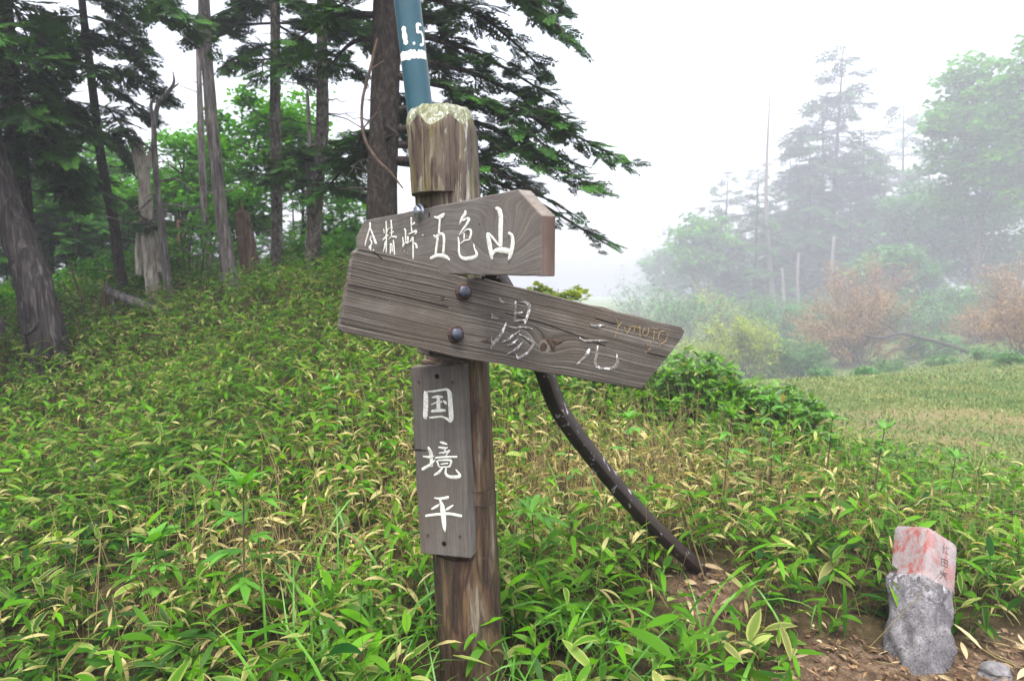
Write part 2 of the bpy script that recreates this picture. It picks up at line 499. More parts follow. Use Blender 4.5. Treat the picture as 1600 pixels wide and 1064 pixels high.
# ------------------------------------------------------------------ ground surface (thin plate spline through surveyed heights)
GP = np.array([
    (-0.17, 1.62, 0.0), (-1.1, 1.5, -0.08), (-1.9, 2.6, -0.02), (-2.6, 4.0, 0.08), (-3.4, 4.9, 0.40), (-2.35, 5.0, 0.32),
    (-2.62, 6.5, 0.88), (-2.4, 7.0, 1.0), (-1.9, 6.5, 1.08), (-1.43, 6.0, 1.0), (-1.08, 4.8, 0.66), (-0.64, 3.4, 0.32),
    (-0.49, 2.6, 0.14), (0.0, 3.6, 0.30), (0.0, 2.7, 0.14), (0.79, 4.1, 0.24), (0.6, 5.2, -0.05), (1.4, 3.9, 0.10),
    (1.26, 3.1, 0.10), (1.6, 3.2, 0.06), (2.1, 2.9, -0.06), (0.6, 2.15, 0.10), (1.03, 1.78, 0.0), (0.75, 1.8, 0.05),
    (1.5, 1.9, 0.0), (0.5, 1.2, -0.03), (1.5, 1.2, -0.06), (-0.5, 1.0, -0.05), (0, 0, -0.15), (-2, 0, -0.2), (2, 0, -0.15), (-1.5, 2.0, -0.03),
    (3.0, 5.5, -0.30), (5.2, 8.0, -0.56), (4.7, 10.0, -0.72), (10.0, 14.0, -0.95), (4.6, 12.0, -0.85), (2.3, 5.0, -0.22), (4.5, 4.0, -0.25),
    (1.5, 8.0, -0.7), (0.0, 8.0, -0.2), (0.0, 12.0, -1.2), (-3.0, 9.0, 1.05), (-5.5, 9.0, 0.85), (-5.0, 12.0, 0.85), (-9, 14, 0.7), (-2.5, 14, 0.2), (-6, 5.5, 0.35), (-5, 2, -0.1),
    (-10, 7, 0.4), (41.1, 87.1, -5.91), (43.8, 65.0, -1.88), (59.8, 65.0, -0.06), (29.1, 75.4, -5.12), (22.6, 80.6, -4.48), (5.6, 50.0, -4.5), (17.7, 35.1, -3.89), (23.4, 46.8, -4.35), (7.8, 35.1, -4.21), (26.0, 35.1, -2.7), (33.8, 46.8, -2.40), (28.6, 58.5, -4.48), (9.6, 20, -1.95), (15, 20, -1.3),
    (-10, 25, -0.5), (-25, 30, 0.0), (-10, 60, -4.0), (20, 13, -1.0), (14, 6, -0.5), (20, 0, -0.8), (-15, 0, -0.3), (0, -15, -0.8), (15, -15, -1), (-15, -15, -0.6),
])
far = [(220 * math.cos(t), 220 * math.sin(t), -5.0) for t in np.linspace(0, 2 * math.pi, 14)[:-1]]
far += [(110 * math.cos(t), 110 * math.sin(t), -4.0) for t in np.linspace(0.2, 2 * math.pi + 0.2, 12)[:-1]]
GP = np.vstack([GP, far])
def _U(r2):
    return np.where(r2 > 1e-12, 0.5 * r2 * np.log(r2 + 1e-12), 0)
def _lift(P):
    r = np.hypot(P[:, 0], P[:, 1]) + 1e-9
    s = 12 * np.arcsinh(r / 12) / r             # far distances compressed for a calm spline
    return P[:, :2] * s[:, None]
_G2 = _lift(GP)
_n = len(GP)
_A = np.zeros((_n + 3, _n + 3))
_A[:_n, :_n] = _U(((_G2[:, None] - _G2[None]) ** 2).sum(-1)) + np.eye(_n) * 0.15
_A[:_n, _n:] = np.c_[np.ones(_n), _G2]
_A[_n:, :_n] = _A[:_n, _n:].T
_w = np.linalg.solve(_A, np.r_[GP[:, 2], 0, 0, 0])
def gz(x, y):
    x = np.asarray(x, float); y = np.asarray(y, float)
    P = np.c_[x.ravel(), y.ravel()]
    L = _lift(P)
    out = np.zeros(len(P))
    for k in range(0, len(P), 20000):
        l = L[k:k + 20000]
        out[k:k + 20000] = _U(((l[:, None] - _G2[None]) ** 2).sum(-1)) @ _w[:_n] + np.c_[np.ones(len(l)), l] @ _w[_n:]
    out += 0.025 * np.sin(P[:, 0] * 3.1 + 1.3 * np.sin(P[:, 1] * 1.9)) * np.sin(P[:, 1] * 2.7 + 0.7)
    return out.reshape(x.shape)
def g1(x, y):
    return float(gz(np.array([x]), np.array([y]))[0])

def sstep(a, b, x):
    t = np.clip((x - a) / (b - a), 0, 1)
    return t * t * (3 - 2 * t)
_ph = rng.uniform(0, 6.28, (8, 2)); _fr = rng.normal(size=(8, 2))
def vnoise(x, y, s):
    v = 0
    for k in range(8):
        v = v + np.sin((x * _fr[k, 0] + y * _fr[k, 1]) * s + _ph[k, 0])
    return v / 4.0          # about -1..1
def soil_mask(x, y):
    n = 0.10 * vnoise(x, y, 5)
    d1 = np.hypot((x - 1.08) / 0.52, (y - 1.56) / 0.33) + n
    d2 = np.hypot((x - 1.66) / 0.44, (y - 1.74) / 0.21) + n
    d3 = np.hypot((x - 0.62) / 0.16, (y - 2.05) / 0.16) + n
    return np.clip(np.maximum.reduce([1 - sstep(0.8, 1.1, d1), 1 - sstep(0.8, 1.1, d2), 1 - sstep(0.6, 1.1, d3)]), 0, 1)
def meadow_mask(x, y):
    b = y - (3.42 - 0.25 * (x - 1.6)) + 0.22 * vnoise(x, y, 2.2)
    return sstep(0.0, 0.5, b) * sstep(1.35, 1.9, x - 0.03 * (y - 4) + 0.12 * vnoise(x, y, 2)) * (1 - sstep(34, 46, y))
def trail_mask(x, y):
    d = np.hypot((x - 4.3) / 1.9, (y - 7.4) / 2.1) + 0.4 * vnoise(x, y, 1.3)
    return 1 - sstep(0.55, 1.1, d)

def ground():
    n = 300
    u = np.linspace(-1, 1, n)
    k = 5.2
    w = np.sinh(u * k) / math.sinh(k) * 225
    X, Y = np.meshgrid(w + 0.3, w + 3.0)
    Z = gz(X, Y)
    Z = np.where((np.abs(X) > 60) | (np.abs(Y) > 60), np.clip(Z, -9, 1.5), Z)
    i = np.arange(n - 1)[:, None]; j = np.arange(n - 1)[None]
    q = np.stack([i * n + j, i * n + j + 1, (i + 1) * n + j + 1, (i + 1) * n + j], -1).reshape(-1, 4)
    col = np.zeros((n * n, 4))
    col[:, 0] = soil_mask(X, Y).ravel()
    col[:, 1] = np.maximum(np.clip(meadow_mask(X, Y), 0, 1), sstep(13, 19, Y) * sstep(-2, 3, X)).ravel()
    col[:, 2] = trail_mask(X, Y).ravel()
    mb = MB()
    mb.add(np.stack([X, Y, Z], -1).reshape(-1, 3), q, col)
    o = mb.build('ground', M['ground'])
    tag(o, 'rough forest floor of brown soil and pale trodden meadow', 'ground', kind='structure')
ground()

# ------------------------------------------------------------------ signpost
def axis_pt(z):
    """post axis, leaning to the left"""
    b, t = AX_B, AX_T
    s = (z - b[2]) / (t[2] - b[2])
    return b + (t - b) * s
AX_B = at(737, 1064, 1.62)
AX_T = at(688, 165, 1.60)
R_POST = 0.0795
base = axis_pt(-0.05)
sp = thing('signpost', (base[0], base[1], 0.0), 'leaning weathered log signpost with three carved wooden boards in the foreground', 'signpost')
SP = np.array([base[0], base[1], 0.0])

N_UP = norm(np.array([-0.83, -0.56, 0]))
zn = axis_pt(0)[2]
z_of = lambda py: at(700, py, 1.55)[2]
Z_TOP = z_of(163)
Z_NOTCH = z_of(301)
Z_N2 = z_of(568)
Z_FL = z_of(873)
N_NAME = norm(np.array([-math.sin(rad(18)), -math.cos(rad(18)), 0]))

def make_post():
    ns = 72
    th = np.arange(ns) / ns * 2 * math.pi
    zs = [-0.25]
    zs += list(np.linspace(0.0, Z_FL - 0.0005, 14)) + list(np.linspace(Z_FL + 0.0005, Z_N2 - 0.0005, 12))
    zs += list(np.linspace(Z_N2 + 0.0005, Z_NOTCH - 0.0005, 10)) + list(np.linspace(Z_NOTCH + 0.0005, Z_TOP - 0.062, 8))
    lob = 1 + 0.018 * np.sin(3 * th + 0.5) + 0.012 * np.sin(7 * th + 1.0) + 0.01 * np.sin(13 * th)
    rings, cols = [], []
    for z in zs:
        a = axis_pt(z)
        r = R_POST * lob * (1 + 0.008 * np.sin(z * 23 + 4 * th) + 0.006 * rng.normal(size=ns))
        # long vertical checks in the wood
        for c, w, d in ((4.60, 0.035, 0.006), (5.25, 0.03, 0.005), (3.9, 0.03, 0.004)):
            r = r - d * np.exp(-((th - c - 0.05 * math.sin(z * 9)) / w) ** 2)
        P = np.stack([np.cos(th) * r, np.sin(th) * r], -1)
        if Z_N2 < z < Z_NOTCH:
            d = P @ N_UP[:2] - 0.045
            P = P - np.clip(d, 0, None)[:, None] * N_UP[:2]
        if z < Z_NOTCH and z > Z_FL:
            d = P @ N_NAME[:2] - 0.062
            P = P - np.clip(d, 0, None)[:, None] * N_NAME[:2]
        rings.append(np.c_[a[0] + P[:, 0], a[1] + P[:, 1], np.full(ns, z)])
        c = np.zeros((ns, 4)); c[:, 2] = z / Z_TOP
        cols.append(c)
    # top cut with eight sloping facets
    a = axis_pt(Z_TOP)
    NF = 7
    fa = (np.arange(NF) + 0.10) / NF * 2 * math.pi
    first = True
    for fr in (1.0, 0.999, 0.97, 0.94, 0.90, 0.85, 0.75, 0.66, 0.5, 0.25):
        r = R_POST * lob * fr
        x, y = np.cos(th) * r, np.sin(th) * r
        zz = np.min(np.stack([Z_TOP - 0.0 + (R_POST * 0.78 - (x * math.cos(f) + y * math.sin(f))) * 2.5 for f in fa]), 0)
        zz = np.minimum(zz, Z_TOP + 0.004 * np.sin(9 * x / R_POST) * np.cos(7 * y / R_POST))
        zz = np.minimum(zz + 0.0012 * rng.normal(size=ns) * (fr < 0.99), Z_TOP)
        rings.append(np.c_[a[0] + x, a[1] + y, zz])
        c = np.zeros((ns, 4)); c[:, 2] = 1.0; c[:, 0] = 0.0 if first else 1.0
        first = False
        cols.append(c)
    V = np.concatenate(rings); n = len(rings)
    i = np.arange(n - 1)[:, None]; j = np.arange(ns)[None]
    q = np.stack([i * ns + j, i * ns + (j + 1) % ns, (i + 1) * ns + (j + 1) % ns, (i + 1) * ns + j], -1).reshape(-1, 4)
    mb = MB()
    mb.add(V, q, np.concatenate(cols))
    k = mb.add(np.array([[a[0], a[1], Z_TOP]]), np.zeros((0, 4), int), np.array([1, 0, 1, 0.]))
    e = (n - 1) * ns
    jj = np.arange(ns)
    mb.faces(np.stack([e + jj, e + (jj + 1) % ns, np.full(ns, k)], -1))
    o = mb.build('post', M['post'], sp, SP, smooth=True)
    o.data.set_sharp_from_angle(angle=rad(38))
    return o
make_post()

class Plane:
    """a board's front face: origin q, x axis u (along), z axis v (up), normal n towards the viewer"""
    def __init__(self, q, u, n):
        self.q, self.u, self.n = np.asarray(q, float), norm(u), norm(n)
        self.n = norm(self.n - self.u * (self.n @ self.u))
        self.v = np.cross(self.n, self.u) * 1.0
        if self.v[2] < 0:
            self.v = -self.v
    def uv(self, px, py):
        d = ray(px, py)
        t = ((self.q - CAM) @ self.n) / (d @ self.n)
        p = CAM + d * t - self.q
        return float(p @ self.u), float(p @ self.v)
    def matrix(self, off):
        # local x = u, local y = -n (into the wood), local z = v
        m = Matrix.Identity(4)
        for k in range(3):
            m[k][0], m[k][1], m[k][2] = self.u[k], -self.n[k], self.v[k]
            m[k][3] = self.q[k] - off[k]
        return m

def board(name, plane, pix, thick, mat, label, bevel=0.003, wear=0.0006):
    pts = [plane.uv(*p) for p in pix]
    fine = []
    for i in range(len(pts)):
        p, q = np.array(pts[i]), np.array(pts[(i + 1) % len(pts)])
        d = np.linalg.norm(q - p)
        m = max(1, int(d / 0.035))
        nn = np.array([-(q - p)[1], (q - p)[0]]) / max(d, 1e-6)
        for k in range(m):
            fine.append(tuple(p + (q - p) * k / m + nn * (rng.normal() * wear if k else 0)))
    pts = fine
    area = sum(pts[i][0] * pts[(i + 1) % len(pts)][1] - pts[(i + 1) % len(pts)][0] * pts[i][1] for i in range(len(pts)))
    if area < 0:
        pts = pts[::-1]
    bm = bmesh.new()
    f = bm.faces.new([bm.verts.new((x, 0, z)) for x, z in pts])
    bmesh.ops.recalc_face_normals(bm, faces=[f])
    r = bmesh.ops.extrude_face_region(bm, geom=[f])
    bmesh.ops.translate(bm, verts=[v for v in r['geom'] if isinstance(v, bmesh.types.BMVert)], vec=(0, thick, 0))
    bmesh.ops.recalc_face_normals(bm, faces=bm.faces)
    bmesh.ops.bevel(bm, geom=list(bm.edges), offset=bevel, segments=2, affect='EDGES', profile=0.6)
    bmesh.ops.recalc_face_normals(bm, faces=bm.faces)
    me = bpy.data.meshes.new(name)
    bm.to_mesh(me)
    bm.free()
    me.materials.append(mat)
    o = bpy.data.objects.new(name, me)
    COL.objects.link(o)
    o.parent = sp
    o.matrix_local = plane.matrix(SP)
    o['label'] = label
    return o

LIFT = [0]
def strokes(name, parent, plane, org, sc, lines, mat, label=None, h0=0.0006):
    """brush strokes cut into the face: each row x, y, width"""
    mb = MB()
    for L in lines:
        A = np.array([(p[0], p[1], p[2] if len(p) > 2 else 16) for p in L], float)
        S = smooth_path(A, 5)
        xy = S[:, :2] / sc + np.array(org)
        w = np.maximum(S[:, 2], 2) / sc / 2
        T = norm(np.gradient(xy, axis=0))
        Nn = np.c_[-T[:, 1], T[:, 0]]
        # rounded brush ends
        xy = np.vstack([xy[0] - T[0] * w[0] * 0.6, xy, xy[-1] + T[-1] * w[-1] * 0.6])
        Nn = np.vstack([Nn[0], Nn, Nn[-1]])
        w = np.r_[w[0] * 0.35, w, w[-1] * 0.35]
        LIFT[0] = (LIFT[0] + 1) % 16
        h = h0 + LIFT[0] * 0.00006
        rows = []
        for k, hh in ((-1, h - 0.0005), (-0.6, h + 0.0003), (0.6, h + 0.0003), (1, h - 0.0005)):
            P = xy + Nn * (w * k)[:, None]
            rows.append([(*plane.uv(*p), hh) for p in P])
        V = np.array(rows)               # 4, n, 3 -> (x, z, lift)
        V = np.stack([V[..., 0], -V[..., 2], V[..., 1]], -1)
        n = V.shape[1]
        i = np.arange(3)[:, None]; j = np.arange(n - 1)[None]
        q = np.stack([i * n + j, i * n + j + 1, (i + 1) * n + j + 1, (i + 1) * n + j], -1).reshape(-1, 4)
        mb.add(V.reshape(-1, 3), q)
    o = mb.build(name, mat, parent)
    if label:
        o['label'] = label
    return o

def strokes_each(name, parent, plane, org, sc, lines, mat, **k):
    for L in lines:
        strokes(name, parent, plane, org, sc, [L], mat, **k)

def disc(name, parent, plane, px, py, r, mat, h=0.0008, ns=20, ry=None, jitter=0.0):
    u, v = plane.uv(px, py)
    th = np.arange(ns) / ns * 2 * math.pi
    rr = r * (1 + jitter * rng.normal(size=ns))
    mb = MB()
    V = np.c_[u + rr * np.cos(th), np.full(ns, -h), v + (ry / r if ry else 1) * rr * np.sin(th)]
    off = mb.add(V, np.zeros((0, 4), int))
    k = mb.add(np.array([[u, -h - 0.0002, v]]), np.zeros((0, 4), int))
    jj = np.arange(ns)
    mb.faces(np.stack([jj, (jj + 1) % ns, np.full(ns, k)], -1))
    return mb.build(name, mat, parent)

def bolt(parent, plane, px, py, r, depth, mat, wr, wmat, gap=0.0):
    """washer and domed hexagon head standing proud of the face"""
    u, v = plane.uv(px, py)
    def prism(ns, prof, rot=0.0):
        mb = MB()
        th = np.arange(ns) / ns * 2 * math.pi + rot
        V = np.concatenate([np.c_[u + rr * np.cos(th), np.full(ns, -hh), v + rr * np.sin(th)] for rr, hh in prof])
        n = len(prof)
        i = np.arange(n - 1)[:, None]; j = np.arange(ns)[None]
        q = np.stack([i * ns + j, i * ns + (j + 1) % ns, (i + 1) * ns + (j + 1) % ns, (i + 1) * ns + j], -1).reshape(-1, 4)
        mb.add(V, q)
        k = mb.add(np.array([[u, -prof[-1][1], v]]), np.zeros((0, 4), int))
        jj = np.arange(ns)
        mb.faces(np.stack([(n - 1) * ns + jj, (n - 1) * ns + (jj + 1) % ns, np.full(ns, k)], -1))
        return mb
    w = prism(28, [(wr, -0.002), (wr, 0.0022), (wr * 0.93, 0.003), (0.002, 0.003)])
    wo_ = w.build('washer', wmat, parent, smooth=False)
    h = prism(6, [(r, 0.0031), (r, depth), (r * 0.86, depth + 0.0022)], 0.3)
    b = h.build('bolt_head', mat, parent, smooth=False)
    return b

# planes of the three boards
Y_LOW = 1.415
q_low = at(715, 490, Y_LOW)
dl = norm(np.array([0.906, 0.42, 0]))
nl_ = np.array([0.42, -0.906, 0])
PL0 = Plane(q_low, dl, nl_)
a0 = np.array(PL0.uv(552, 452)); a1 = np.array(PL0.uv(1030, 560))
ul = norm(dl * (a1 - a0)[0] + np.array([0, 0, 1.0]) * (a1 - a0)[1])
PL = Plane(q_low, ul, nl_)
PLK = PL.uv(851, 541)
D_UP = 1.255
q_up = at(700, 370, 1.18 * D_UP)
u_up = np.array([0.336, -0.5, 0.0])
n_up = np.array([-0.5, -0.336, 0.0])
PU = Plane(q_up, u_up, n_up)
UP_PIX = [(569, 345), (809, 296), (847, 337), (846, 432), (572, 426), (557, 398), (556, 371)]
ku = PU.uv(783, 372); k2 = PU.uv(700, 400)
M['board_upper'] = wood_board('weathered_plank_figured', (0.045, 0.040, 0.036), (0.116, 0.105, 0.097), (0.218, 0.205, 0.195), 95, 0.05, 0.35, knot=[(ku[0], ku[1], 0.075, 0.055), (k2[0], k2[1], -0.03, 0.05)], lines=0.40)
M['board_end'] = wood_board('brown_end_grain', (0.040, 0.027, 0.022), (0.095, 0.068, 0.057), (0.15, 0.115, 0.10), 160, 0.01, 0.4, True)
M['board_lower'] = wood_board('weathered_plank_ridged', (0.019, 0.016, 0.013), (0.082, 0.071, 0.061), (0.205, 0.188, 0.170), 210, 0.004, 0.85, knot=[(PLK[0], PLK[1], 0.03, 0.03)], lines=0.85)
M['board_name'] = wood_board('weathered_plank_smooth', (0.043, 0.037, 0.033), (0.100, 0.089, 0.080), (0.168, 0.153, 0.142), 110, 0.03, 0.3, True, lines=0.35)
b_up = board('sign_board', PU, UP_PIX, 0.030, M['board_upper'], 'upper figured grey board pointing right with white characters', 0.0025)
b_up.data.materials.append(M['board_end'])
for pf in b_up.data.polygons:
    if abs(pf.normal[0]) > 0.8 and abs(pf.normal[1]) < 0.5:
        pf.material_index = 1

LOW_PIX = [(562, 387), (572, 389), (684, 417), (690, 427), (712, 430), (741, 437), (749, 433), (900, 471), (1064, 511), (1070, 518), (1066, 527),
           (1006, 604), (1001, 608), (990, 606), (760, 566), (536, 520), (531, 515), (534, 500), (553, 395)]
b_low = board('sign_board', PL, LOW_PIX, 0.034, M['board_lower'], 'lower ridged board sloping down to the right with worn carving', 0.0022, 0.0011)

q_nm = at(695, 720, 1.525)
u_nm = np.array([math.cos(rad(18)), -math.sin(rad(18)), 0])
ax_dir = norm(AX_T - AX_B)
u_nm = norm(u_nm - ax_dir * (u_nm @ ax_dir) * 1.0)
n_nm = norm(np.cross(u_nm, ax_dir))
if n_nm[1] > 0:
    n_nm = -n_nm
PN = Plane(q_nm, u_nm, n_nm)
NAME_PIX = [(641, 574), (723, 570.5), (736, 872), (657, 864)]
b_nm = board('name_board', PN, NAME_PIX, 0.036, M['board_name'], 'narrow upright board with three white characters', 0.002)

# --- characters
A1, S1 = (550, 310), 10.64
A2, S2 = (660, 310), 9.675
A3, S3 = (750, 450), 6.667
A4, S4 = (940, 480), 11.43
A5, S5 = (640, 560), 8.867
A6, S6 = (640, 680), 5.317
W = M['white_paint']
strokes('carved_character', b_up, PU, A1, S1, [
    [(300, 410, 30), (300, 480, 28), (265, 600, 26), (230, 720, 22), (218, 800, 10)],
    [(305, 500, 18), (340, 590, 24), (375, 690, 36), (400, 755, 40)],
    [(322, 630, 14), (302, 680, 28)], [(312, 690, 16), (330, 750, 22), (300, 800, 30), (286, 835, 26)],
    [(312, 800, 20), (314, 930, 20)], [(240, 935, 18), (310, 925, 24), (390, 940, 24)], [(265, 860, 18), (285, 905, 20)], [(365, 850, 20), (345, 900, 16)]], W)
strokes('carved_character', b_up, PU, A1, S1, [
    [(570, 385, 16), (575, 500, 19), (575, 700, 21), (572, 900, 17)], [(533, 510, 8), (540, 580, 15)], [(606, 500, 14), (592, 560, 12)],
    [(520, 700, 20), (560, 652, 34), (605, 612, 22)], [(562, 720, 18), (545, 820, 24), (525, 890, 14)],
    [(657, 370, 20), (662, 480, 22), (665, 560, 17), (662, 640, 15)], [(625, 502, 8), (682, 490, 26)], [(632, 580, 10), (690, 557, 24)],
    [(602, 688, 12), (660, 645, 24), (732, 648, 32), (733, 668, 12)], [(690, 700, 17), (700, 820, 20), (708, 935, 19)],
    [(640, 755, 16), (640, 925, 17)], [(640, 757, 10), (665, 775, 17), (671, 885, 20)]], W)
strokes('carved_character', b_up, PU, A1, S1, [
    [(872, 508, 16), (888, 530, 24), (893, 600, 20), (895, 715, 26)], [(848, 650, 12), (855, 740, 22), (850, 815, 26)],
    [(850, 805, 24), (895, 735, 20), (930, 750, 24), (932, 640, 30)], [(988, 325, 28), (990, 440, 20), (998, 560, 18)],
    [(1000, 445, 10), (1035, 420, 38), (1042, 400, 12)], [(952, 598, 18), (1010, 572, 32), (1065, 545, 34), (1072, 575, 32), (1040, 605, 14)],
    [(970, 725, 24), (1005, 675, 36), (1018, 645, 24)], [(1018, 645, 20), (1020, 800, 24), (1022, 1010, 27)], [(1042, 745, 20), (1070, 770, 36), (1080, 830, 32)]], W)
strokes('carved_character', b_up, PU, A2, S2, [
    [(190, 285, 26), (240, 297, 50), (300, 270, 64), (335, 235, 28)], [(268, 310, 25), (262, 420, 28), (255, 530, 32)],
    [(175, 562, 18), (205, 590, 44), (250, 555, 44), (300, 540, 40), (325, 590, 40), (325, 690, 34), (315, 830, 38)],
    [(232, 600, 30), (215, 720, 32), (200, 850, 34)], [(130, 912, 46), (200, 875, 54), (280, 865, 58), (360, 888, 56), (410, 935, 20)]], W)
strokes('carved_character', b_up, PU, A2, S2, [
    [(650, 190, 28), (645, 240, 42), (600, 310, 46), (560, 400, 12)],
    [(620, 342, 30), (680, 305, 30), (703, 325, 42), (670, 400, 36), (610, 480, 30), (560, 560, 12)],
    [(600, 545, 10), (660, 482, 20), (720, 475, 28), (738, 520, 32), (722, 600, 34), (705, 635, 16)],
    [(578, 690, 12), (640, 645, 24), (715, 630, 22)], [(635, 530, 14), (632, 625, 18)],
    [(545, 590, 12), (555, 680, 26), (555, 800, 28), (572, 870, 34), (630, 912, 52), (730, 908, 60), (808, 880, 50), (822, 830, 36), (792, 760, 18), (780, 690, 6)]], W)
strokes('carved_character', b_up, PU, A2, S2, [
    [(1125, 150, 50), (1170, 190, 66), (1190, 300, 66), (1185, 500, 64), (1185, 730, 58)],
    [(990, 535, 46), (1003, 610, 60), (1022, 720, 64), (1045, 850, 56), (1055, 925, 30)],
    [(1000, 540, 44), (1060, 592, 36), (1130, 680, 28), (1170, 725, 28)], [(1050, 870, 36), (1110, 795, 56), (1200, 785, 84), (1290, 800, 84), (1335, 830, 60)],
    [(1315, 525, 38), (1360, 570, 48), (1370, 680, 56), (1350, 800, 62), (1322, 900, 46), (1308, 940, 14)]], W)
strokes_each('paint_fleck', b_up, PU, A1, S1, [[(1180, 608, 16), (1190, 618, 14)], [(876, 870, 8), (882, 880, 8)], [(918, 898, 6), (922, 903, 6)]], W)
G = M['worn_groove']
strokes('carved_character', b_low, PL, A3, S3, [
    [(205, 100, 8), (215, 135, 34), (250, 160, 12)], [(118, 265, 8), (140, 305, 34), (195, 325, 12)],
    [(112, 628, 10), (150, 570, 38), (215, 490, 36), (258, 400, 22), (272, 360, 6)], [(118, 520, 6), (128, 580, 22)],
    [(370, 140, 16), (368, 240, 22), (358, 350, 22)], [(410, 145, 10), (480, 155, 28), (515, 190, 34), (500, 270, 32), (468, 370, 20)],
    [(380, 265, 18), (440, 255, 24)], [(355, 347, 22), (460, 337, 26)], [(300, 405, 10), (360, 417, 20), (430, 408, 16), (545, 427, 10)],
    [(410, 450, 10), (350, 490, 24), (280, 545, 24), (220, 565, 6)],
    [(405, 482, 8), (470, 515, 22), (540, 560, 26), (550, 595, 28), (510, 660, 28), (440, 710, 28), (392, 732, 26), (378, 690, 8)],
    [(395, 530, 12), (340, 580, 26), (280, 600, 10)], [(445, 565, 16), (370, 640, 28), (280, 690, 8)]], G)
strokes('carved_character', b_low, PL, A3, S3, [
    [(1140, 375, 6), (1190, 397, 28), (1290, 387, 22)], [(1035, 515, 10), (1080, 550, 28), (1180, 550, 26), (1320, 550, 8)],
    [(1140, 640, 28), (1100, 710, 32), (1040, 770, 18), (1005, 795, 6)],
    [(1225, 605, 16), (1215, 700, 28), (1200, 780, 30), (1240, 830, 30), (1330, 842, 28), (1400, 825, 36), (1430, 770, 30), (1425, 690, 10)]], G)
YS = 12
strokes('scratched_word', b_low, PL, A4, S4, [[(*p, YS) for p in L] for L in [
    [(245, 190), (290, 280), (300, 330), (270, 430), (238, 545)], [(352, 275), (302, 345)],
    [(405, 355), (420, 430), (450, 470), (480, 430), (500, 375)], [(500, 340), (515, 405)], [(520, 350), (600, 350), (625, 378)], [(585, 360), (570, 450)],
    [(635, 375), (682, 355)], [(680, 340), (680, 540)], [(775, 370), (730, 460), (765, 520), (825, 470), (835, 370)],
    [(880, 380), (1000, 392)], [(940, 420), (915, 620)],
    [(1035, 445), (1010, 560), (1060, 645), (1140, 600), (1165, 500), (1115, 430), (1045, 440)], [(1062, 650), (1025, 710)],
    [(785, 630), (812, 690)], [(825, 770), (880, 740)], [(780, 800), (800, 798)]]], M['yellow_scratch'], 'yellow scratched handwriting')
strokes('carved_character', b_nm, PN, A5, S5, [
    [(208, 455, 18), (224, 500, 60), (225, 650, 66), (218, 800, 60), (230, 838, 22)],
    [(243, 460, 12), (340, 455, 28), (440, 438, 30), (515, 432, 38), (552, 480, 60), (563, 600, 64), (573, 740, 66), (578, 830, 60), (573, 880, 24)],
    [(278, 820, 22), (360, 815, 30), (440, 807, 26), (520, 838, 34), (568, 872, 44)],
    [(312, 540, 18), (390, 530, 40), (462, 535, 18)], [(302, 640, 14), (370, 610, 22), (450, 600, 24)], [(400, 540, 44), (400, 620, 52), (400, 700, 54)],
    [(310, 732, 36), (400, 722, 46), (492, 720, 34)], [(465, 580, 12), (495, 610, 38), (508, 632, 18)]], W)
strokes('carved_character', b_nm, PN, A6, S6, [
    [(155, 98, 16), (178, 150, 28), (184, 255, 24)], [(115, 175, 12), (170, 182, 22), (205, 170, 8)], [(110, 280, 28), (170, 245, 24), (212, 205, 10)],
    [(255, 55, 10), (285, 66, 24), (312, 75, 12)], [(243, 98, 10), (280, 105, 20), (318, 103, 12)], [(300, 112, 14), (285, 150, 14)],
    [(248, 148, 10), (290, 142, 16), (332, 130, 20)], [(325, 135, 12), (300, 172, 12)], [(215, 187, 14), (300, 181, 20), (393, 179, 16)],
    [(228, 212, 14), (244, 262, 15)], [(240, 208, 12), (330, 207, 19), (346, 222, 18), (332, 262, 15)], [(262, 240, 13), (318, 233, 14)],
    [(252, 265, 12), (328, 262, 14)], [(272, 272, 15), (242, 308, 24), (206, 330, 14)],
    [(303, 268, 14), (302, 318, 21), (330, 343, 26), (398, 346, 29), (418, 330, 22), (386, 285, 9)]], W)
strokes('carved_character', b_nm, PN, A6, S6, [
    [(207, 520, 10), (260, 526, 22), (322, 515, 26)], [(186, 612, 18), (225, 590, 22), (247, 572, 8)], [(362, 580, 12), (322, 608, 24), (302, 622, 8)],
    [(137, 668, 22), (230, 656, 24), (330, 651, 24), (430, 670, 24)], [(252, 530, 10), (274, 600, 40), (285, 700, 38), (290, 760, 28), (295, 802, 6)]], W)
# --- bolts, holes, knots, cracks
bolt(b_up, PU, 657, 330, 0.0135, 0.011, M['zinc'], 0.017, M['zinc'])
bolt(b_low, PL, 724, 456, 0.0135, 0.010, M['rust_bolt'], 0.018, M['washer'])
bolt(b_low, PL, 712, 522, 0.0135, 0.010, M['rust_bolt'], 0.018, M['washer'])
disc('nail_hole', b_up, PU, 671, 336, 0.0035, M['hole'], 0.0006, ry=0.006)
disc('nail_hole', b_up, PU, 749, 351, 0.002, M['hole'])
disc('nail_hole', b_low, PL, 691, 466, 0.005, M['knot'], jitter=0.08)
disc('nail_hole', b_low, PL, 755, 434, 0.004, M['hole'])
for (x, y, r) in ((683, 588, 0.0058), (672, 0, 0)):
    if r:
        disc('bolt_hole', b_nm, PN, x, y, r, M['hole'])
disc('bolt_hole', b_nm, PN, 694, 849, 0.006, M['hole'])
for (x, y) in ((655, 597), (707, 597), (669, 836), (719, 838)):
    disc('screw', b_nm, PN, x, y, 0.0038, M['screw'], 0.0012)
disc('knot_ring', b_low, PL, 851, 541.5, 0.0150, M['knot_ring'], 0.0005, ry=0.0165, jitter=0.03)
disc('knot', b_low, PL, 848.5, 542.5, 0.0088, M['knot'], 0.0011, ry=0.0105, jitter=0.05)
